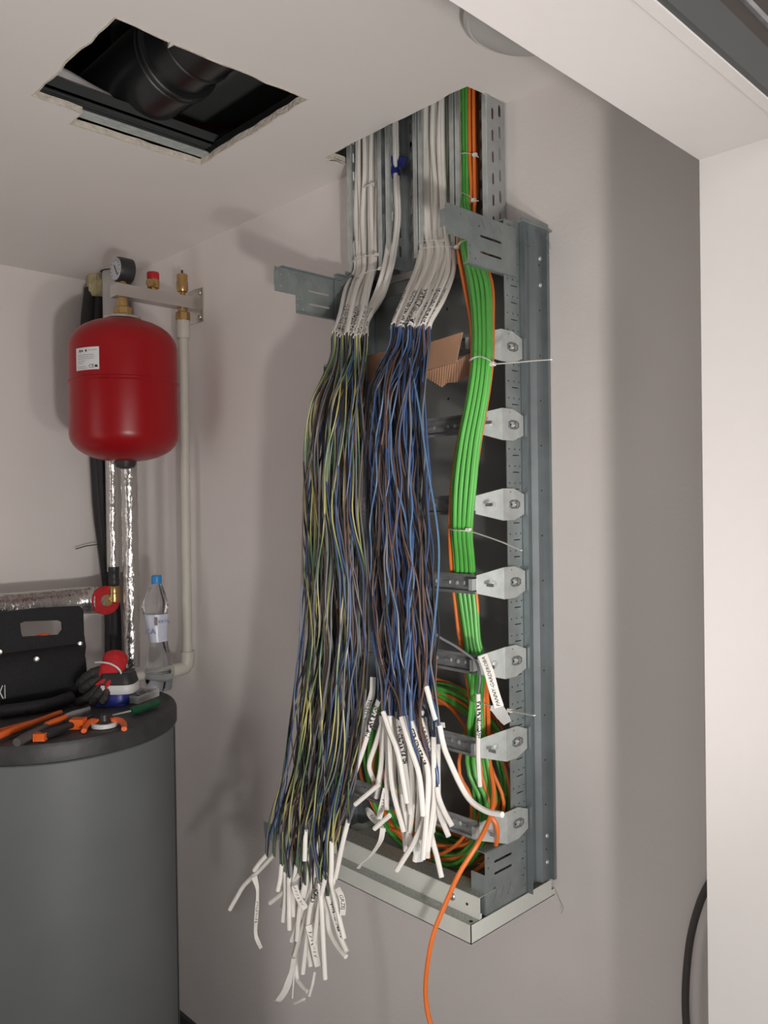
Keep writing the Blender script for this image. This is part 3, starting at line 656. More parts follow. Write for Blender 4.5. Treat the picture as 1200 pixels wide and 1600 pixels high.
# green and orange data cables: down the tray, the bundle, then a coil in the cabinet
CX, CZc = -1.118, 1.135
def data_cable(kind, i, n, rr, lab, grp):
    q = random.Random((500 if kind == 'green' else 700)+i); j = i/(n-1)
    if kind == 'green': a0, a1, w0 = 717, 729, j
    else: a0, a1, w0 = 729, 742, j
    x0 = a0+(a1-a0)*j; Yo = -.012-.014*(i % 3)
    rows = [(140, 0), (230, 0), (310, 2)]
    pts = [(x0, 60, Yo), (x0, 160, Yo), (x0+1, 250, Yo), (x0+2, 310, Yo-.01)]
    layer = (i % 2)*.010
    if kind == 'green':
        f = lambda l, r: l+(r-l)*j
        pts += [(f(722, 742), 380, -.09-layer), (f(733, 763), 440, -.14-layer), (f(740, 766), 500, -.19-layer), (f(740, 766), 562, -.235-layer), (f(732, 760), 620, -.243-layer), (f(718, 748), 690, -.246-layer),
                (f(709, 741), 760, -.246-layer), (f(708, 735), 828, -.235-layer), (f(711, 738), 870, -.200-layer*.6), (f(713, 741), 908, -.175-layer*.6), (f(719, 745), 950, -.165-layer), (f(727, 748), 1000, -.165-layer), (f(731, 756), 1050, -.160-layer)]
    else:
        side = 0 if i % 2 == 0 else 1; k_ = (i//2)
        if side == 0: xs = [716, 724+0, 735, 738, 731, 716, 706, 703, 704, 707, 712, 718, 728]
        else: xs = [746, 768, 770, 769, 762, 750, 741, 736, 738, 742, 746, 748, 756]
        Ys = [-.08, -.13, -.18, -.225, -.236, -.238, -.238, -.228, -.198, -.175, -.165, -.16, -.15]
        ys = [380, 440, 500, 562, 620, 690, 760, 828, 870, 908, 950, 1000, 1050]
        pts += [(x+(3*k_ if side == 0 else -2*k_), y, Y+.006*k_) for x, y, Y in zip(xs, ys, Ys)]
    P = [at(*p) for p in pts]
    # coil: starts on the right side going down
    rx = .145+.058*q.random(); rz = .14+.045*q.random(); turns = q.uniform(1.2, 1.9); yc = -.155+.03*q.random()
    st = math.radians(25); N = int(turns*14); last = P[-1]; cxx = CX+q.uniform(-.008, .008)
    for k in range(N+1):
        t = st-2*PI*turns*k/N
        yy = yc+(.11*k/N)
        rxx = rx+.010*math.sin(3*t+i); rzz = rz+.010*math.cos(2*t+i)
        P.append(Vector((min(-.905, cxx+rxx*math.cos(t)), min(-.02, yy), max(.975, CZc+rzz*math.sin(t)))))
    o = MB().tube(spline(P, 4), rr, 8).build(kind+'_cable', kind, smooth=True)
    return tag(o, lab, 'cable', grp)
for i in range(9):
    g_ = 'green data cables' if 0 < i < 8 else None
    data_cable('green', i, 9, .0042, {0: 'bright green data cable at the left edge of the green bundle', 8: 'bright green data cable at the right edge of the green bundle'}.get(i, 'bright green data cable inside the green bundle, coiled at the cabinet foot'), g_)
for i in range(7): data_cable('orange', i, 7, .0034, 'orange data cable running down along the left of the green bundle' if i % 2 == 0 else 'orange data cable running down along the right of the green bundle', 'orange cables left of the green ones' if i % 2 == 0 else 'orange cables right of the green ones')
# lone orange cable out over the tray and to the floor
op = polyY([(758, 1050, -.12), (763, 1120, -.13), (764, 1180, -.14), (771.7, 1236, -.16), (767, 1273, -.19), (747, 1317, -.24), (718, 1364, -.27), (697, 1410, -.285), (678, 1457, -.300), (669, 1500, -.305), (665, 1540, -.305), (667, 1575, -.305), (673, 1600, -.305)], 6)
e = op[-1]; op += spline([e, e+Vector((.01, 0, -.08)), e+Vector((.02, .0, -.3)), e+Vector((.02, -.02, -.55)), Vector((e.x+.03, e.y-.02, .06)), Vector((e.x+.1, e.y-.06, .006)), Vector((e.x+.16, e.y-.2, .006))], 6)[1:]
tag(MB().tube(op, .0042, 8).build('orange_cable', 'orange', smooth=True), 'single orange cable leaving the cabinet over its bottom tray towards the floor', 'cable')
tag(MB().tube(polyY([(766, 1273, -.185), (776, 1290, -.18), (776, 1315, -.17), (768, 1336, -.15), (745, 1360, -.12), (722, 1372, -.10)], 6), .0042, 8).build('orange_cable', 'orange', smooth=True), 'short orange cable loop behind the one leaving the cabinet', 'cable')
tag(MB().tube(polyY([(611, 1295, -.16), (622, 1300, -.165), (640, 1310, -.16), (658, 1322, -.15), (668, 1335, -.145), (672, 1352, -.14)], 6), .0042, 8).build('orange_cable', 'orange', smooth=True), 'cut orange cable end lying in the cabinet foot behind the white ends', 'cable')

# zip ties
def tie(lab, cpts, tail=None, r=.0016, head=None):
    r *= 1.3
    t = thing('zip_tie', at(*cpts[0]), lab, 'cable tie'); P = polyY(cpts, 4)
    MB().tube(P, r, 5, flat=(.5, 1.5)).build('strap', 'tie', t, True)
    if tail: MB().tube(polyY(tail, 4), r, 5, flat=(.5, 1.6)).build('tail', 'tie', t, True)
    h = at(*(head or cpts[-1])); MB().obox(h, (1, 0, 0), (0, 1, 0), (0, 0, 1), .004, .0035, .003).build('lock_head', 'tie', t)
tie('white cable tie round the green bundle with a long tail pointing right, upper one', [(736, 566, -.22), (737, 561, -.255), (750, 557, -.265), (764, 562, -.262), (770, 569, -.245)], [(770, 569, -.245), (800, 567, -.25), (832, 564, -.262), (861, 562, -.272)])
tie('white cable tie round the green bundle with a tail slanting down right, lower one', [(703, 824, -.22), (705, 827, -.25), (718, 829, -.256), (732, 828, -.25)], [(732, 829, -.25), (760, 838, -.25), (790, 849, -.25), (815, 860, -.25)])
tie('white cable tie round the coil cables at the third lowest rail, tail pointing right', [(738, 1096, -.17), (745, 1097, -.19), (760, 1100, -.19), (770, 1104, -.18)], [(795, 1110, -.20), (815, 1114, -.21), (835, 1118, -.22)], head=(797, 1110, -.20))
tie('thin white tie round the left white cables at the foot of the first tray', [(548, 412, -.05), (556, 405, -.07), (572, 400, -.075), (588, 398, -.07)], None, .0012)
tie('lower thin white tie slanting round the left white cables', [(548, 440, -.06), (560, 432, -.10), (578, 424, -.11), (594, 420, -.09)], None, .0012)
tie('thin white tie round the second white bundle with a loose loop on the right', [(652, 395, -.05), (662, 388, -.09), (690, 385, -.10), (714, 386, -.10)], [(714, 386, -.10), (722, 377, -.11), (736, 374, -.12)], .0012)
tie('thin white tie just above the loose one round the second white bundle', [(652, 380, -.04), (664, 376, -.06), (680, 375, -.07), (694, 376, -.06)], None, .0012)
tie('white tie round the green and orange cables high in the right tray', [(711, 246, -.04), (718, 241, -.05), (728, 239, -.05), (742, 242, -.045)], [(742, 242, -.045), (748, 246, -.04)], .0012)
tie('white tie round the green and orange cables just above the right bracket', [(713, 298, -.045), (722, 301, -.055), (733, 306, -.06), (740, 313, -.055)], [(740, 313, -.055), (748, 314, -.05)], .0012)
tie('thin white tie round the left white cables high in the first tray', [(568, 294, -.05), (574, 290, -.056), (582, 288, -.05)], None, .0010)
# blue tape patch
tp = thing('blue_tape_wrap', at(615, 262, -.05), 'dark blue tape wrapped round the few cables of the second tray', 'tape')
MB().tube([at(614, 249, -.030), at(615, 262, -.032), at(617, 274, -.034)], .0125, 10, flat=(1, 1)).build('tape', 'bltape', tp, True)
MB().ribbon([at(622, 253, -.028), at(634, 254, -.025)], (0, 0, 1), .022, .002).build('tape_flap', 'bltape', tp)

# written paper tags
def tagstrip(lab, pts, wpx, txt=None, ts=.010, m='tag', along=True, wdir=None, toff=.0012, flip=1):
    t = thing('cable_tag', at(*pts[0]), lab, 'tag')
    P = polyY(pts, 5); MB().ribbon(P, wdir or (rt.x, rt.y, 0), [w*.00115 for w in wpx] if isinstance(wpx, list) else wpx*.00115).build('tag_strip', m, t, True)
    if txt:
        L = [0]
        for a, b in zip(P, P[1:]): L.append(L[-1]+(b-a).length)
        def fn(x, y):
            s = max(0, min(L[-1]*.999, L[-1]/2-x*flip)); k = max(i for i in range(len(L)-1) if L[i] <= s); q = P[k].lerp(P[k+1], (s-L[k])/(L[k+1]-L[k]))
            W = Vector(wdir or (rt.x, rt.y, 0)).normalized(); n = Vector((-fw.x, -fw.y, 0)).normalized()
            return q+W*(-y)*flip*-1*-1+n*toff
        if txt[0] == '~':      # handwriting that cannot be read in the photograph: pen strokes only
            q_ = random.Random(len(lab)); mb_ = MB(); n_ = int(txt[1:]); x0_ = -n_*ts*.36
            for k_ in range(n_):
                for _ in range(2):
                    cx_, h_ = x0_+k_*ts*.72+q_.uniform(-.1, .1)*ts, ts*.36; a_ = q_.uniform(-.35, .35)*ts; y_ = q_.uniform(-.15, .15)*ts; b_ = q_.uniform(.25, 1)*h_
                    mb_.add([fn(cx_-a_-.0004, y_-b_), fn(cx_-a_+.0004, y_-b_), fn(cx_+a_+.0004, y_+b_), fn(cx_+a_-.0004, y_+b_)], [(0, 1, 2, 3)])
            mb_.build('handwriting', 'ink', t)
        else: text_on(MB(), txt, ts, fn).build('handwriting', 'ink', t, False)
    return t
tagstrip('long white tag reading PANNY - GARDEROBA by the end of the fifth rail', [(754, 1024, -.245), (764, 1050, -.246), (772, 1080, -.245), (780, 1105, -.243)], 14, 'PANNY-GARDEROBA', .0088, flip=1)
tagstrip('crumpled clear tape end at the foot of the long written tag', [(772, 1100, -.244), (783, 1115, -.24), (793, 1130, -.24)], [12, 20, 18, 18, 18, 18, 18, 16, 16, 14, 12], None, m='film')
tagstrip('narrow written tag hanging left of the white ends of the left bundle', [(397, 1370, -.345), (402, 1388, -.343), (402, 1410, -.345), (400, 1440, -.345), (400, 1462, -.345), (408, 1482, -.347)], [11, 10, 9, 8, 7, 6, 5, 5, 5, 5, 6, 7, 7, 7, 7, 7, 6, 6, 6, 6, 6, 7, 7, 7, 6, 6], '~8', .0085, flip=-1)
tagstrip('written white tag beside the right ends of the left bundle', [(527, 1388, -.35), (533, 1400, -.352), (536, 1415, -.352), (535, 1430, -.35)], 9, 'GRZEJ', .010, flip=-1)
tagstrip('written white tag deep among the left bundle ends, lower one', [(482, 1446, -.362), (488, 1470, -.364), (497, 1510, -.362)], 10, '~7', .0095, flip=-1)
tagstrip('written white tag among the left bundle ends, upper one', [(460, 1384, -.362), (466, 1402, -.364), (478, 1420, -.362)], 10, '~6', .0095, flip=-1)
tagstrip('small written white tag near the right ends of the left bundle, below', [(526, 1425, -.352), (529, 1440, -.352), (531, 1458, -.35)], 8, '~3', .009, flip=-1)
tagstrip('blank white strip folded out at the very foot of the left bundle', [(459, 1498, -.36), (455, 1520, -.36), (447, 1545, -.362), (436, 1562, -.365), (428, 1564, -.37)], [7]*6+[9, 10, 11, 11, 11, 11, 11, 11, 11, 10, 10, 9, 8, 6, 4])
tagstrip('thin blank strip at the foot of the left bundle, right one', [(492, 1519, -.355), (488, 1540, -.355), (483, 1557, -.355)], 4)
tagstrip('tiny curled paper strip lowest below the left bundle', [(459, 1569, -.35), (468, 1565, -.352), (476, 1561, -.35), (477, 1566, -.345)], 4, wdir=(0, 0, 1))
tagstrip('thin vertical strip below the left bundle', [(461, 1500, -.355), (459, 1530, -.355), (457, 1560, -.355)], 2)
tagstrip('wide written tag left of the second bundle ends', [(583, 1058, -.30), (581, 1085, -.305), (572, 1112, -.31), (567, 1132, -.31), (572, 1160, -.31)], [9]*5+[10]*6+[13]*5+[11, 10, 9, 8, 7], 'NILED  2', .011, flip=-1)
tagstrip('crumpled written tag between the bundles at the left of the fourth white ends', [(573, 1262, -.30), (583, 1278, -.305), (594, 1290, -.31), (600, 1300, -.315)], [4, 8, 10, 12, 12, 12, 12, 11, 10, 9, 8, 8, 8, 8, 8, 8], '~4', .010, flip=-1)
tagstrip('written tag standing upright in the crumple between the bundles', [(603, 1232, -.33), (598, 1255, -.33), (592, 1280, -.33)], 9, '~7', .008, flip=-1)
tagstrip('blank twisted strip trailing down left over the bottom tray', [(598.5, 1294, -.34), (594, 1315, -.335), (579, 1337, -.32), (566, 1348, -.31), (559.5, 1357, -.30)], [8, 8, 8, 8, 8, 7, 7, 6, 6, 5, 5, 4, 4, 4, 4, 4, 4, 5, 5, 6, 6])
tagstrip('clear tape bit behind the second bundle ends', [(650, 1318, -.33), (653, 1333, -.33), (655, 1347, -.33)], 12, None, m='film')
tagstrip('small white tape bit round the top of the long right-curving end', [(681, 1132, -.335), (695, 1133, -.335)], 7, None, wdir=(0, 0, 1))
# clear film pieces in the ends of the left bundle
for k, (x, y, w_) in enumerate(((488, 1408, 12), (470, 1430, 14), (500, 1440, 12), (445, 1400, 12), (484, 1340, 9), (462, 1475, 10))):
    tagstrip(['clear tape sleeve in the middle of the left bundle ends', 'clear tape sleeve low among the left bundle ends', 'clear tape sleeve near the right of the left bundle ends', 'clear tape sleeve at the left of the left bundle ends', 'opaque tape sleeve just below the cores of the left bundle', 'clear tape sleeve lowest in the left bundle ends'][k], [(x, y-16, -.34), (x+2, y, -.343), (x-2, y+18, -.34)], w_, None, m='tag' if k in (0, 4) else 'film')
# loose grey corner of foil at left foot
tag(MB().ribbon([at(413, 1296, -.28), at(424, 1300, -.285), at(434, 1312, -.28)], (0, 0, 1), .035, .0008).build('loose_tape_piece', 'galv'), 'small grey metal scrap at the left foot of the cabinet behind the wires', 'scrap')
# fine steel wires by the post
tag(MB().tube(polyY([(847, 362, -.01), (853, 372, -.012), (859, 382, -.015), (859, 392, -.015), (857, 399, -.012)], 4), .0006, 4).build('thin_wire', 'railm'), 'thin bent wire hanging at the top right corner of the cabinet', 'wire')
tag(MB().tube(polyY([(868, 1390, -.003), (874, 1405, -.006), (880, 1418, -.01), (877, 1427, -.01)], 4), .0006, 4).build('thin_wire', 'railm'), 'thin bent wire at the bottom right corner of the cabinet', 'wire')
# black cable at lower right
tag(MB().tube(polyY([(1135, 1352, -.03), (1112, 1375, -.03), (1094, 1410, -.03), (1080, 1460, -.03), (1073, 1515, -.03), (1071, 1570, -.03), (1075, 1620, -.03), (1090, 1700, -.03)], 6), .0062, 10).build('black_cable', 'greyp', smooth=True), 'black cable arching on the wall beside the right door reveal', 'cable')

# ------------------------------------------------------------------ expansion vessel and manifold
VX, VY = -2.151, -.235
ev = thing('expansion_vessel', (VX, VY, 1.79), 'red enamelled expansion vessel hanging from the steel bar', 'vessel')
zt, zb = 2.212, 1.812; R_ = .148; prof = []
for k in range(0, 9): a = PI/2*k/8; prof.append((max(.012, R_*math.sin(a)**.85), zb+.075-.075*math.cos(a)))
prof += [(R_, 2.024), (R_+.003, 2.027), (R_+.003, 2.033), (R_, 2.036)]
for k in range(8, -1, -1): a = PI/2*k/8; prof.append((max(.04, R_*math.sin(a)**.85), zt-.085+.085*math.cos(a)))
MB().lathe(prof, (VX, VY, 0), n=64).build('vessel_body', 'red', ev, True)
MB().lathe([(.012, 1.792), (.026, 1.797), (.031, 1.812), (.033, 1.822)], (VX, VY, 0), n=24).build('bottom_cap', 'blackp', ev, True)
MB().lathe([(.046, 2.208), (.05, 2.212), (.05, 2.218), (.04, 2.221), (.013, 2.221)], (VX, VY, 0), n=32).build('top_flange', 'chrome', ev, True)
MB().lathe([(.047, 2.196), (.0485, 2.200), (.0485, 2.2105), (.04, 2.211)], (VX, VY, 0), n=32).build('gasket', 'blackp', ev, True)
# sticker bent on the body
p = atX(143, 574, VX); va = math.atan2(CAM.y-VY, CAM.x-VX)
a0 = va-.0; w2, h2_ = .0335, .030; ac = va-.0
# angle where the pixel column 143 meets the body: offset to the left of the facing line
off = math.asin(max(-.95, min(.95, (143-195)/82.)))
ac = va+off; zc_ = 2.030+.055
def onv(x, y, d=.0006): a = ac+x/R_; return Vector((VX+(R_+d)*math.cos(a), VY+(R_+d)*math.sin(a), zc_-.006+y))
mb = MB(); n = 8; vs = [];
for i in range(n+1):
    x = -w2*1.15+2*w2*1.15*i/n; vs += [onv(x, -h2_), onv(x, h2_)]
mb.add(vs, [(2*i, 2*i+2, 2*i+3, 2*i+1) for i in range(n)]); sk = mb.build('sticker', 'paper', ev)
mb = MB()
text_on(mb, 'CE', .014, lambda a, b: onv(a+.016, b-.021, .0011))
def bar(x0, x1, y, h): mb.add([onv(x0+(x1-x0)*k/4, y+d, .0011) for k in range(5) for d in (-h, h)], [(2*k, 2*k+2, 2*k+3, 2*k+1) for k in range(4)])
rq = random.Random(2)
for y, xa, xb in ((.010, -.030, .022), (.005, -.030, .026), (.000, -.030, .024), (-.006, -.030, -.004), (-.012, -.030, -.010), (-.021, -.030, .0), (-.0255, -.030, .004), (.022, .006, .032)):
    x = xa
    while x < xb: l = rq.uniform(.002, .006); bar(x, min(xb, x+l), y, .00045); x += l+.0010
bar(-.024, -.019, .021, .0035); bar(-.016, -.011, .021, .0025); bar(-.003, .002, .021, .0030); bar(.026, .034, -.021, .003)
mb.build('sticker_print', 'ink', sk)
# manifold bar
mf = thing('manifold_bar', (VX, 0, 2.28), 'brushed steel manifold bar carrying the gauge and valves over the red vessel', 'manifold')
mb = MB(); mb.box((VX-.02, -.262, 2.274), (VX+.02, -.004, 2.309)); mb.build('bar', 'chrome', mf)
mb = MB(); mb.box((VX-.035, -.005, 2.235), (VX+.045, 0, 2.335)); [mb.lathe([(.007, 0), (.006, -.004), (.002, -.005)], (VX+dx, -.005, z), (0, 1, 0), 10) for dx, z in ((.030, 2.322), (.030, 2.25))]; mb.build('wall_plate', 'chrome', mf)
def nut(mb, x, y, z0, z1, r, n=6): mb.lathe([(r*.92, z0), (r, z0+.002), (r, z1-.002), (r*.92, z1)], (x, y, 0), n=n)
mb = MB(); nut(mb, VX, VY, 2.221, 2.247, .026, 8); nut(mb, VX, VY, 2.245, 2.274, .015, 16); mb.build('brass_union', 'brass', mf, False)
mb = MB(); nut(mb, VX, -.045, 2.236, 2.262, .022, 8); nut(mb, VX, -.045, 2.26, 2.275, .014, 16); mb.build('brass_union', 'brass', mf, False)
pg = thing('pressure_gauge', (VX, VY, 2.309), 'black rimmed round pressure gauge on top of the manifold bar', 'gauge')
gz = 2.352
MB().lathe([(.012, -.028), (.033, -.026), (.035, -.02), (.035, .016), (.030, .018)], (VX, VY+.008, gz), (0, 1, 0), 32).build('gauge_case', 'blackp', pg, True)
MB().lathe([(.031, -.0285), (.031, -.0265)], (VX, VY+.008, gz), (0, 1, 0), 32).build('dial', 'glass', pg)
mb = MB(); mb.obox((VX+.004, VY-.0215, gz-.004), (1, 0, -1.6), (0, 1, 0), (1.6, 0, 1), .018, .0006, .0012); mb.build('needle', 'blackp', pg)
mb = MB()
for k in range(11):
    a = math.radians(-220+26*k+180); mb.obox((VX+.025*math.cos(a), VY-.0212, gz+.025*math.sin(a)), (math.cos(a), 0, math.sin(a)), (0, 1, 0), (-math.sin(a), 0, math.cos(a)), .0028, .0003, .0006)
mb.build('dial_mark', 'ink', pg)
mb = MB(); nut(mb, VX, VY, 2.309, 2.322, .011, 8); mb.build('gauge_stem', 'brass', pg)
sv = thing('safety_valve', (VX, -.14, 2.309), 'brass safety valve with a red cap in the middle of the manifold bar', 'valve')
mb = MB(); mb.lathe([(.012, 2.309), (.012, 2.316), (.017, 2.318), (.018, 2.336), (.0165, 2.343)], (VX, -.14, 0), n=12); mb.lathe([(.012, 0), (.013, .018), (.0105, .022)], (VX+.008, -.148, 2.328), (.6, -.6, -.1), 12); mb.build('valve_body', 'brass', sv, True)
mb = MB(); mb.lathe([(.008, 0), (.008, .001)], (VX+.022, -.162, 2.3262), (.6, -.6, -.1), 12); mb.build('outlet_bore', 'dark', sv)
mb = MB(); mb.lathe([(.0165, 2.342), (.0175, 2.345), (.0175, 2.360), (.016, 2.363)], (VX, -.14, 0), n=20); mb.build('red_cap', 'redf', sv, True)
av = thing('air_vent', (VX, -.045, 2.309), 'brass automatic air vent at the wall end of the manifold bar', 'valve')
mb = MB(); mb.lathe([(.008, 2.309), (.008, 2.322), (.015, 2.324), (.017, 2.330), (.017, 2.352), (.0155, 2.356), (.016, 2.374), (.013, 2.376)], (VX, -.045, 0), n=24); mb.build('vent_body', 'brass', av, True)
MB().lathe([(.003, 2.375), (.003, 2.388), (.002, 2.389)], (VX, -.045, 0), n=10).build('vent_cap', 'blackp', av)
# beige riser with coupling and elbow
rp = thing('riser_pipe', (VX, -.045, 1.2), 'beige plastic riser pipe from the manifold bar down to its elbow behind the tank', 'pipe')
MB().tube([(VX, -.045, 2.215), (VX-.002, -.045, 1.8), (VX-.004, -.045, 1.245)], .0145, 16).build('pipe', 'ppr', rp, True)
MB().lathe([(.019, 2.185), (.0205, 2.19), (.0205, 2.238), (.018, 2.24)], (VX, -.045, 0), n=20).build('coupling', 'ppr', rp, True)
el = spline([(VX-.004, -.045, 1.25), (VX-.004, -.045, 1.225), (VX-.004, -.052, 1.205), (VX-.004, -.075, 1.200), (VX-.004, -.10, 1.200)], 4)
MB().tube(el, .0205, 16).build('elbow', 'ppr', rp, True)
MB().tube([(VX-.004, -.09, 1.2), (VX-.006, -.245, 1.198)], .0145, 16).build('branch_pipe', 'ppr', rp, True)

# pipes in the corner
wp = thing('vent_pipe', (-2.575, -.052, 1.5), 'white plastic pipe rising to the ceiling behind the red vessel', 'pipe')
MB().tube([(-2.575, -.052, 1.47), (-2.575, -.052, CZ)], .040, 24).build('pipe', 'pvc', wp, True)
MB().lathe([(.0415, CZ-.0015), (.046, CZ-.0005)], (-2.575, -.052, 0), n=24).build('ceiling_gap', 'dark', wp)
for (px, Yp, r, z0, z1, lab) in ((178, -.125, .0165, 1.495, 1.90, 'thinner silver foil wrapped pipe under the red vessel'), (204.5, -.115, .024, 1.185, 1.90, 'thicker silver foil wrapped pipe from the red vessel to the tank')):
    c = at(px, 900, Yp); rr = random.Random(int(px)); path = []; N = int((z1-z0)/.012)
    for k in range(N+1): path.append((c.x, c.y, z0+(z1-z0)*k/N))
    fo = tag(MB().obox((c.x, c.y/2, 1.86), (1, 0, 0), (0, 1, 0), (0, 0, 1), .008, abs(c.y)/2, .006).tube(path, [r*(1+.05*rr.uniform(-1, 1)) for _ in path], 14).build('foil_pipe', 'foil', smooth=True), lab, 'pipe')
vp = at(178, 900, -.125)
bv = thing('pipe_valve', (vp.x, vp.y, 1.38), 'brass fitting with black collar below the thinner foil pipe', 'fitting')
MB().lathe([(.014, 1.432), (.017, 1.436), (.017, 1.452), (.0155, 1.456), (.0155, 1.475), (.017, 1.478), (.017, 1.494)], (vp.x, vp.y, 0), n=16).build('collar', 'blackp', bv, True)
MB().lathe([(.017, 1.405), (.018, 1.408), (.018, 1.430), (.016, 1.433)], (vp.x, vp.y, 0), n=12).build('brass_nut', 'brass', bv, True)
DD = at(166, 938, -.150)
MB().tube(spline([(vp.x, vp.y, 1.408), (vp.x, vp.y, 1.385), (vp.x-.003, vp.y-.003, DD.z+.006), (vp.x-.015, vp.y-.012, DD.z), (DD.x+.004, DD.y, DD.z)], 4), .019, 14).build('elbow', 'brass', bv, True)
hp = thing('insulated_pipe', (DD.x-.06, -.5, DD.z), 'silver foil insulated horizontal pipe along the left wall with a red end', 'pipe')
hx = DD.x-.062; hz = DD.z; path = [(hx, -1.4+.010*k, hz) for k in range(0, 116)]; rr = random.Random(3)
path += spline([(hx, -.235, hz), (hx+.006, -.200, hz), (hx+.022, -.170, hz), (hx+.042, -.153, hz), (DD.x, DD.y, hz)], 4)
MB().tube(path, [.043*(1+.02*rr.uniform(-1, 1)) for _ in path], 20).build('foil_sleeve', 'foil', hp, True)
MB().lathe([(.046, -.012), (.046, .002), (.043, .005), (.019, .005)], (DD.x, DD.y, hz), (1, -.05, 0), 28, cap=False).build('red_end_foam', 'redf', hp, True)
# black insulated pair
bp_ = thing('black_insulated_pipe', (-2.68, -.08, 0), 'black foam insulated pipes dropping from the ceiling in the corner', 'pipe')
for k, pts in enumerate(([(143, 452), (137, 520), (142, 620), (150, 720), (155, 800), (165, 880), (172, 960), (172, 1060)], [(156, 452), (153, 520), (151, 620), (157, 720), (163, 800), (172, 880), (180, 960), (182, 1060)])):
    P = []
    for x, y in pts:
        q = atX(x, y, -2.665+.012*k); q.y = min(-.028, q.y); P.append(q)
    if k: P = [Vector((min(-2.62, p_.x), p_.y, p_.z)) for p_ in P]
    MB().tube(spline(P, 5), [.024 if i < 12 else .019 for i in range(len(spline(P, 5)))], 12).build('foam_tube', 'rubber', bp_, True)
q = atX(150, 458, -2.66)
mb = MB(); mb.lathe([(.036, -.05), (.042, -.03), (.040, 0), (.042, .022)], (q.x+.005, q.y+.01, CZ-.024), n=9); mb.build('foam_plug', 'foam', bp_, False)
tag(MB().tube([atX(118, 858, -2.69), atX(135, 853, -2.68), atX(158, 850, -2.66)], .0018, 5).build('thin_wire', 'blackp'), 'short black wire tail sticking left from the black pipes', 'wire')

# ------------------------------------------------------------------ storage tank
TX, TY, TR, ZL = -2.12, -.46, .306, 1.155
tk = thing('storage_tank', (TX, TY, 0), 'large round grey storage tank with a black lid, left foreground', 'tank')
MB().lathe([(TR-.02, .0), (TR, .02), (TR, 1.103), (TR-.004, 1.107)], (TX, TY, 0), n=96).build('tank_jacket', 'tank', tk, True)
MB().lathe([(TR+.002, 1.107), (TR+.005, 1.110), (TR+.005, ZL-.012), (TR+.001, ZL-.003), (TR-.008, ZL)], (TX, TY, 0), n=96).build('tank_lid', 'lid', tk, True)
sa = math.atan2(wy := (-.09-TY), (wx := .245)); MB().box((TX+TR*.62, TY+TR*.78, .02), (TX+TR*.625, TY+TR*.79, 1.10)).build('jacket_seam', 'blackp', tk)

# ---- things on the lid
def L_(px, py, dz=0): return atZ(px, py, ZL+dz)
# water bottle
bt = L_(248, 1079); bx, by = bt.x, bt.y
print('bottle', bx, by); BS = .91
wb = thing('water_bottle', (bx, by, ZL), 'crumpled clear water bottle with a blue cap standing at the lid edge', 'bottle')
def bottle_shell(prof, twist, name, m, n=28, sc=1.0, wob=.07):
    mb = MB(); vs = []; mm = len(prof); r = random.Random(4)
    for i, (rr_, h) in enumerate(prof):
        bend = .010*math.sin(h*16+.6)*min(1, h/.05)
        for k in range(n):
            t = 2*PI*k/n; w_ = 1+wob*math.sin(3*t+h*twist)*min(1, max(0, (.31-h)/.05))
            vs.append((bx+BS*(bend+rr_*sc*w_*math.cos(t)), by+BS*rr_*sc*w_*math.sin(t)*.94, ZL+.001+BS*h))
    fs = [(i*n+k, i*n+(k+1) % n, (i+1)*n+(k+1) % n, (i+1)*n+k) for i in range(mm-1) for k in range(n)]+[tuple(range(n-1, -1, -1)), tuple((mm-1)*n+k for k in range(n))]
    return mb.add(vs, fs).build(name, m, wb, True)
prof = [(.028, 0), (.040, .003), (.0435, .014), (.0440, .036), (.043, .05), (.0445, .059), (.042, .080), (.037, .114), (.031, .138), (.0285, .153), (.030, .175), (.034, .203), (.0385, .242), (.0420, .262), (.0425, .272), (.039, .285), (.032, .302), (.022, .325), (.0145, .339), (.0135, .347)]
bottle_shell(prof, 26, 'bottle_body', 'pet')
bottle_shell([p_ for p_ in prof if p_[1] <= .066], 26, 'water', 'water', sc=.95)
bottle_shell([(.0288, .156), (.030, .175), (.034, .203), (.0385, .242)], 26, 'paper_band', 'label', sc=1.03)
MB().lathe([(.0155*BS, .338*BS), (.0162*BS, .341*BS), (.0162*BS, .360*BS), (.015*BS, .364*BS)], (bx+BS*.010*math.sin(.34*16+.6), by, ZL), n=24).build('cap', 'bcap', wb, True)
vd = Vector((CAM.x-bx, CAM.y-by, 0)).normalized(); sd = Vector((-vd.y, vd.x, 0))
mb = MB(); text_on(mb, 'KRYN', .012, lambda x, y: Vector((bx, by, ZL+.222*BS))+vd*(.0385)+sd*(x+.018)+Vector((0, 0, y))); text_on(mb, 'CA', .022, lambda x, y: Vector((bx, by, ZL+.192*BS))+vd*(.0355)+sd*(x-.020)+Vector((0, 0, y))); mb.build('label_print', 'bluep', wb)
mb = MB(); mb.obox(Vector((bx, by, ZL+.224*BS))+vd*.0385-sd*.004, sd, vd, (0, 0, 1), .004, .0006, .011); mb.build('label_emblem', 'brown', wb)

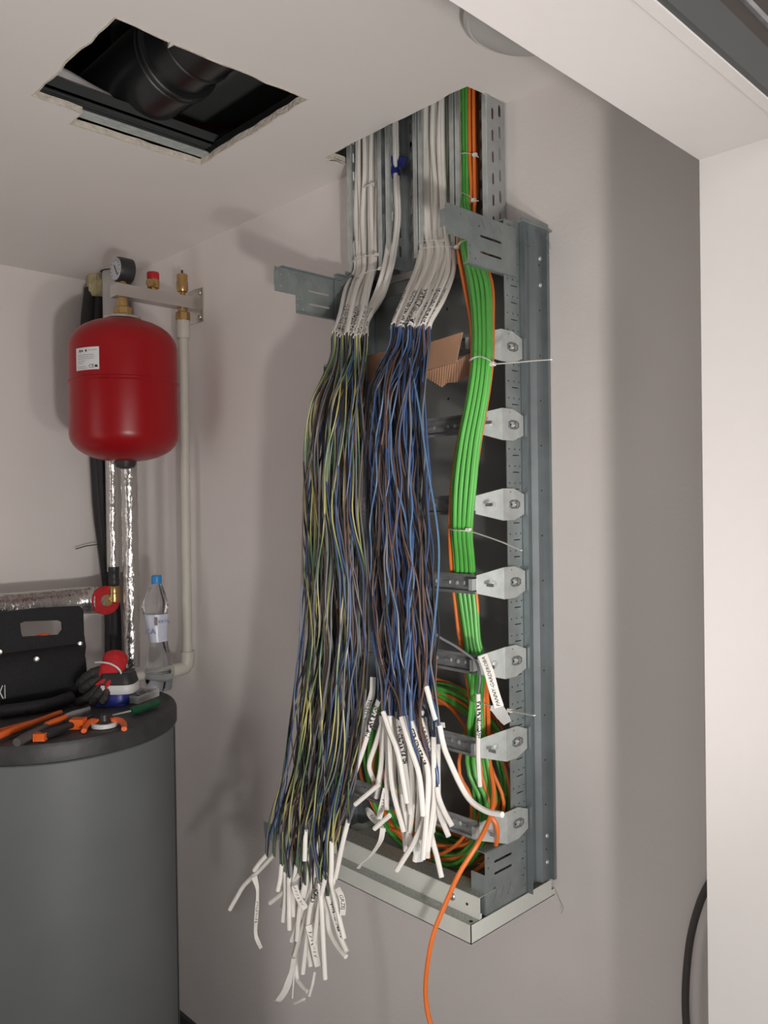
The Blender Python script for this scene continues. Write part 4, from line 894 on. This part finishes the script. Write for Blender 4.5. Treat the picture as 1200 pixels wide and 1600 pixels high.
# tool bag against the left wall
BX = -2.26
tb = thing('tool_bag', (BX, -.45, ZL), 'black canvas tool bag with an oval hand hole on the tank lid', 'bag')
def bagp(px, py): q = atX(px, py, BX); return (q.y, q.z)
outl = [bagp(-60, 965), bagp(0, 957), bagp(60, 950), bagp(124, 947), bagp(130, 953), bagp(131, 990), bagp(134, 1010), bagp(131, 1036), bagp(-60, 1050)]
hole = [bagp(31, 974), bagp(38, 971), bagp(90, 969), bagp(97, 972), bagp(98, 984), bagp(92, 992), bagp(35, 995), bagp(33, 990)]
mb = MB(); o2 = ccw(outl); mb.plate(o2, [ccw(hole)], ((BX-.008, 0, 0), (0, 1, 0), (0, 0, 1)), .010); mb.build('handle_panel', 'fabric', tb)
def extr(px, x0, x1, bulge=0):
    q = ccw([bagp(*p) for p in px]); n = len(q); q0 = [(x0, a, b) for a, b in q]; q1 = [(x1, a, b) for a, b in q]
    return MB().add(q0+q1, [tuple(range(n-1, -1, -1)), tuple(range(n, 2*n))]+[(i, (i+1) % n, (i+1) % n+n, i+n) for i in range(n)])
bt_z = ZL
def bagz(px): q = atX(px, 1100, BX); return q.y
yr, yl = bagz(131), bagz(-60)
zr = bagp(100, 1015)[1]
body = MB(); n = 12; rows = []
for h, d, ins in ((0, .085, .004), (.016, .10, 0), (.06, .105, 0), (.105, .098, .001), (.13, .080, .004), (.142, .055, .008)):
    rows.append([(BX-.05, yl, ZL+.001+h), (BX-.05+d*.98, yl, ZL+.001+h), (BX-.05+d, yr-.03, ZL+.001+h), (BX-.05+d*.9, yr-.008-ins, ZL+.001+h), (BX-.05, yr-ins, ZL+.001+h)])
vs = [p_ for r_ in rows for p_ in r_]
body.add(vs, [(i*5+k, i*5+(k+1) % 5, (i+1)*5+(k+1) % 5, (i+1)*5+k) for i in range(5) for k in range(5)]+[(4, 3, 2, 1, 0), (25, 26, 27, 28, 29)])
body.build('bag_body', 'fabric', tb, True)
for (px, py) in ((125, 1006), (57, 1030), (-1, 1019)):
    q = atX(px, py, BX+(.044 if py > 1025 else .0035)); mb = MB(); mb.lathe([(.0075, 0), (.007, .002), (.003, .003), (.0028, .001)], q, (1, -.35, 0), 14); mb.build('rivet', 'chrome', tb, True)
mb = MB(); kq = atX(3.2, 1083, BX+.0535); text_on(mb, 'KI', .052, lambda x, y: Vector((BX+.0535, kq.y+x*.42, kq.z+y))); mb.build('bag_lettering', 'whitep', tb)
mb = MB(); q = atX(67, 990, BX-.02); mb.lathe([(.0, -.012), (.016, -.012), (.018, 0), (.0, .006)], (q.x, q.y, q.z-.002), n=16); mb.tube([(q.x, q.y, q.z-.01), (q.x, q.y, q.z-.12)], .012, 10)
tag(mb.build('screwdriver_end', 'orangep', smooth=True), 'orange tool end standing inside the black bag, seen through the hand hole', 'tool')

# glove: black coated fingers, red cuff with a white hem
D0 = (L_(152, 1098)-CAM).dot(fw)
def V(px, py, d=0): return CAM+ray(px, py)*(D0+d)
gl = thing('work_glove', L_(150, 1098), 'black coated work glove with red cuff and white hem slumped on the tank lid', 'glove')
mb = MB(); P = spline([V(176, 1048, -.01), V(168, 1056, -.015), V(158, 1066, -.02), (V(150, 1074, -.015))], 4); mb.tube(P, [.024, .027, .029, .030, .031, .031, .030, .029, .028, .026, .023, .019, .012], 16, flat=(1.0, .62))
for pts, r in (([(166, 1048, -.01), (150, 1050, -.02), (134, 1060, -.02), (121, 1073, -.01)], .0150), ([(164, 1056, -.02), (150, 1063, -.03), (136, 1072, -.03), (125, 1080, -.02)], .0140),
               ([(164, 1062, -.03), (154, 1075, -.04), (140, 1088, -.04), (127, 1096, -.03), (116, 1100, -.02)], .0135), ([(168, 1062, -.03), (160, 1076, -.045), (150, 1090, -.05), (141, 1101, -.045)], .0135), ([(174, 1060, -.03), (169, 1078, -.05), (163, 1092, -.055), (157, 1101, -.055)], .0125)):
    P = spline([V(*p_) for p_ in pts], 4); k_ = len(P)-1; mb.tube(P, [r*(1-.12*math.sin(i*1.9)**2) for i in range(k_-1)]+[r*.8, r*.35], 12)
mb.build('glove_hand', 'glovek', gl, True)
mb = MB(); P = spline([V(163, 1058, -.022), V(170, 1049, -.024), V(177, 1041, -.018), V(180, 1032, -.005), V(180, 1026, .01)], 4)
mb.tube(P, [.022+.010*math.sin(min(1, i/9)*1.57)+.0015*math.sin(i*2.3) for i in range(len(P))], 18, flat=(1.0, .72)); mb.build('cuff', 'redf', gl, True)
mb = MB()
for pts in ([(168, 1060, -.047), (158, 1066, -.052), (150, 1070, -.05)], [(174, 1062, -.05), (168, 1070, -.056), (165, 1077, -.056)]): mb.tube(spline([V(*p_) for p_ in pts], 4), [.004, .005, .006, .006, .006, .005, .005, .004, .003], 8)
mb.build('red_back_seam', 'redf', gl, True)
mb = MB(); P = spline([V(149, 1035, -.03), V(160, 1035, -.045), V(172, 1037, -.052), V(183, 1043, -.052), V(189, 1051, -.048), V(186, 1059, -.045)], 5); mb.tube(P, .0026, 8); mb.build('cuff_hem', 'whitep', gl, True)
# battery tool: blue foot, white band, black ribbed top
c = L_(178, 1106, .0); d1 = Vector((rt.x, rt.y, 0)).normalized(); d2 = Vector((fw.x, fw.y, 0)).normalized()
c = c+d2*.02
bt2 = thing('battery_tool', c, 'rounded cordless tool with blue foot, white band and black ribbed top under the glove', 'tool')
def rbox(mb, c, hx, hy, z0, z1, top=.0, ry=.35, n=24):
    rows = []
    for z, s_ in ((z0, .96), (z0+.003, 1), (z1-.004, 1-top*.8), (z1, .95-top)):
        for k in range(n):
            t = 2*PI*k/n; cx_ = math.copysign(abs(math.cos(t))**.55, math.cos(t)); sy_ = math.copysign(abs(math.sin(t))**.55, math.sin(t))
            rows.append(Vector(c)+d1*hx*cx_*s_+d2*hy*sy_*s_+Vector((0, 0, z)))
    mb.add(rows, [(i*n+k, i*n+(k+1) % n, (i+1)*n+(k+1) % n, (i+1)*n+k) for i in range(3) for k in range(n)]+[tuple(range(n-1, -1, -1)), tuple(3*n+k for k in range(n))]); return mb
rbox(MB(), c+d2*.022-d1*.020, .048, .034, .001, .034).build('blue_foot', 'bluep', bt2, True)
rbox(MB(), c+d2*.022, .050, .042, .034, .058).build('white_band', 'whitep', bt2, True)
rbox(MB(), c+d2*.022, .048, .040, .058, .088, .16).build('black_top', 'blackp', bt2, True)
mb = MB()
for k in range(6): mb.obox(c+d2*(.004+.009*k)+d1*.018+Vector((0, 0, .0885)), d1, d2, (0, 0, 1), .018, .0022, .0014)
mb.build('grip_rib', 'greyp', bt2)
# clear box of screws by the bottle
c = L_(222, 1093); bxs = thing('screw_box', c, 'shallow clear plastic box of dark screws beside the bottle', 'box')
e1 = (L_(248, 1086)-L_(205, 1103)).normalized(); e1.z = 0; e2 = Vector((-e1.y, e1.x, 0))
c = c+e2*.006
mb = MB(); 
for s in (-1, 1): mb.obox(c+e2*.028*s+Vector((0, 0, .011)), e1, e2, (0, 0, 1), .048, .001, .010); mb.obox(c+e1*.048*s+Vector((0, 0, .011)), e1, e2, (0, 0, 1), .001, .028, .010)
mb.obox(c+Vector((0, 0, .0015)), e1, e2, (0, 0, 1), .048, .028, .001); mb.build('clear_box', 'film', bxs)
mb = MB(); rr = random.Random(8)
for k in range(220):
    q = c+e1*rr.uniform(-.042, .042)+e2*rr.uniform(-.022, .022)+Vector((0, 0, rr.uniform(.004, .016))); a = rr.uniform(0, 6.3); mb.tube([q, q+Vector((math.cos(a), math.sin(a), rr.uniform(-.2, .3)))*.009], .0018, 5)
s_ = mb.build('screws', 'railm', bxs); s_['kind'] = 'stuff'
# green-handled screwdriver
def lp(px, py, h): return L_(px, py, h)
sd_ = thing('screwdriver', L_(215, 1110), 'green handled screwdriver lying before the clear box', 'screwdriver')
P = [lp(249, 1098, .013), lp(236, 1101, .013), lp(222, 1106, .013), lp(205, 1111, .013)]; MB().tube(spline(P, 3), [.006, .009, .011, .0115, .010, .0095, .011, .0115, .0115, .008], 10).build('handle', 'greenp', sd_, True)
MB().tube([lp(205, 1111, .013), lp(176, 1118, .006)], .003, 8).build('blade', 'chrome', sd_, True)
# pliers (long orange and grey handles)
def handle(pts, r, m, par, nm, fl=(1, 1)):
    P = spline([lp(*p_) for p_ in pts], 4); k = len(P); return MB().tube(P, [r*(.75+.25*math.sin(PI*min(1, i/(k-1)*1.1+.1))) for i in range(k)], 10, flat=fl).build(nm, m, par, True)
pw = thing('long_pliers', L_(40, 1135), 'long pliers with orange and grey handles pointing at the lower left lid edge', 'pliers')
handle([(-40, 1168, .014), (0, 1149, .014), (50, 1130, .015), (95, 1113, .016)], .0085, 'orangep', pw, 'handle')
handle([(-40, 1155, .010), (0, 1142, .012), (50, 1128, .013), (88, 1114, .014)], .006, 'orangep', pw, 'handle')
pw2 = thing('slip_joint_pliers', L_(70, 1140), 'grey and orange grip pliers with dark steel jaws near the centre of the lid', 'pliers')
handle([(26, 1160, .012), (45, 1150, .013), (70, 1138, .014), (98, 1126, .015)], .0115, 'greyp', pw2, 'handle')
handle([(72, 1133, .020), (90, 1126, .021), (112, 1116, .021)], .0085, 'orangep', pw2, 'handle_insert')
handle([(100, 1123, .018), (118, 1117, .018), (139, 1109, .014)], .012, 'railm', pw2, 'jaw', (1.0, .6))
pw3 = thing('cable_cutter', L_(90, 1145), 'short cutter with black handle and orange ends in front of the grip pliers', 'cutter')
handle([(66, 1149, .012), (80, 1145, .012), (97, 1138, .013), (114, 1132, .013)], .011, 'blackp', pw3, 'handle')
mb = MB(); q = lp(63, 1151, .010); mb.obox(q, d1, d2, (0, 0, 1), .013, .010, .0085); mb.build('handle_end', 'orangep', pw3)
mb = MB(); q = lp(122, 1130, .014); mb.obox(q, d1, d2, (.1, 0, 1), .016, .014, .012); mb.build('cutter_head', 'orangep', pw3)
handle([(128, 1124, .014), (135, 1122, .013), (142, 1119, .012)], .006, 'blackp', pw3, 'blade')
# cable stripper with wings and white ring
st_ = thing('cable_stripper', L_(163, 1135), 'small stripping tool with two orange wings and a white ring', 'tool')
q = L_(163, 1136, .0); mb = MB(); mb.lathe([(.022, .002), (.030, .002), (.030, .012), (.022, .012), (.022, .002)], q, n=28, cap=False); mb.build('ring', 'whitep', st_, True)
MB().lathe([(.020, .002), (.020, .012), (.012, .016), (.010, .03), (.006, .032)], q, n=20).build('knob', 'blackp', st_, True)
for pts in ([(153, 1128, .014), (143, 1127, .013), (135, 1133, .010), (131, 1142, .008)], [(172, 1126, .014), (183, 1125, .013), (193, 1130, .010), (194, 1139, .008)]): handle(pts, .0075, 'orangep', st_, 'wing', (1, 1.2))
# slack black cloth edge of the bag
tag(MB().tube(spline([lp(0, 1112, .018), lp(40, 1107, .018), lp(80, 1100, .018), lp(110, 1090, .02)], 4), .017, 10, flat=(1, 1)).build('rolled_cloth', 'fabric', smooth=True), 'rolled black cloth lying before the tool bag', 'cloth')
print('objects', len(bpy.data.objects), 'tris', sum(len(m.polygons) for m in bpy.data.meshes)*2)
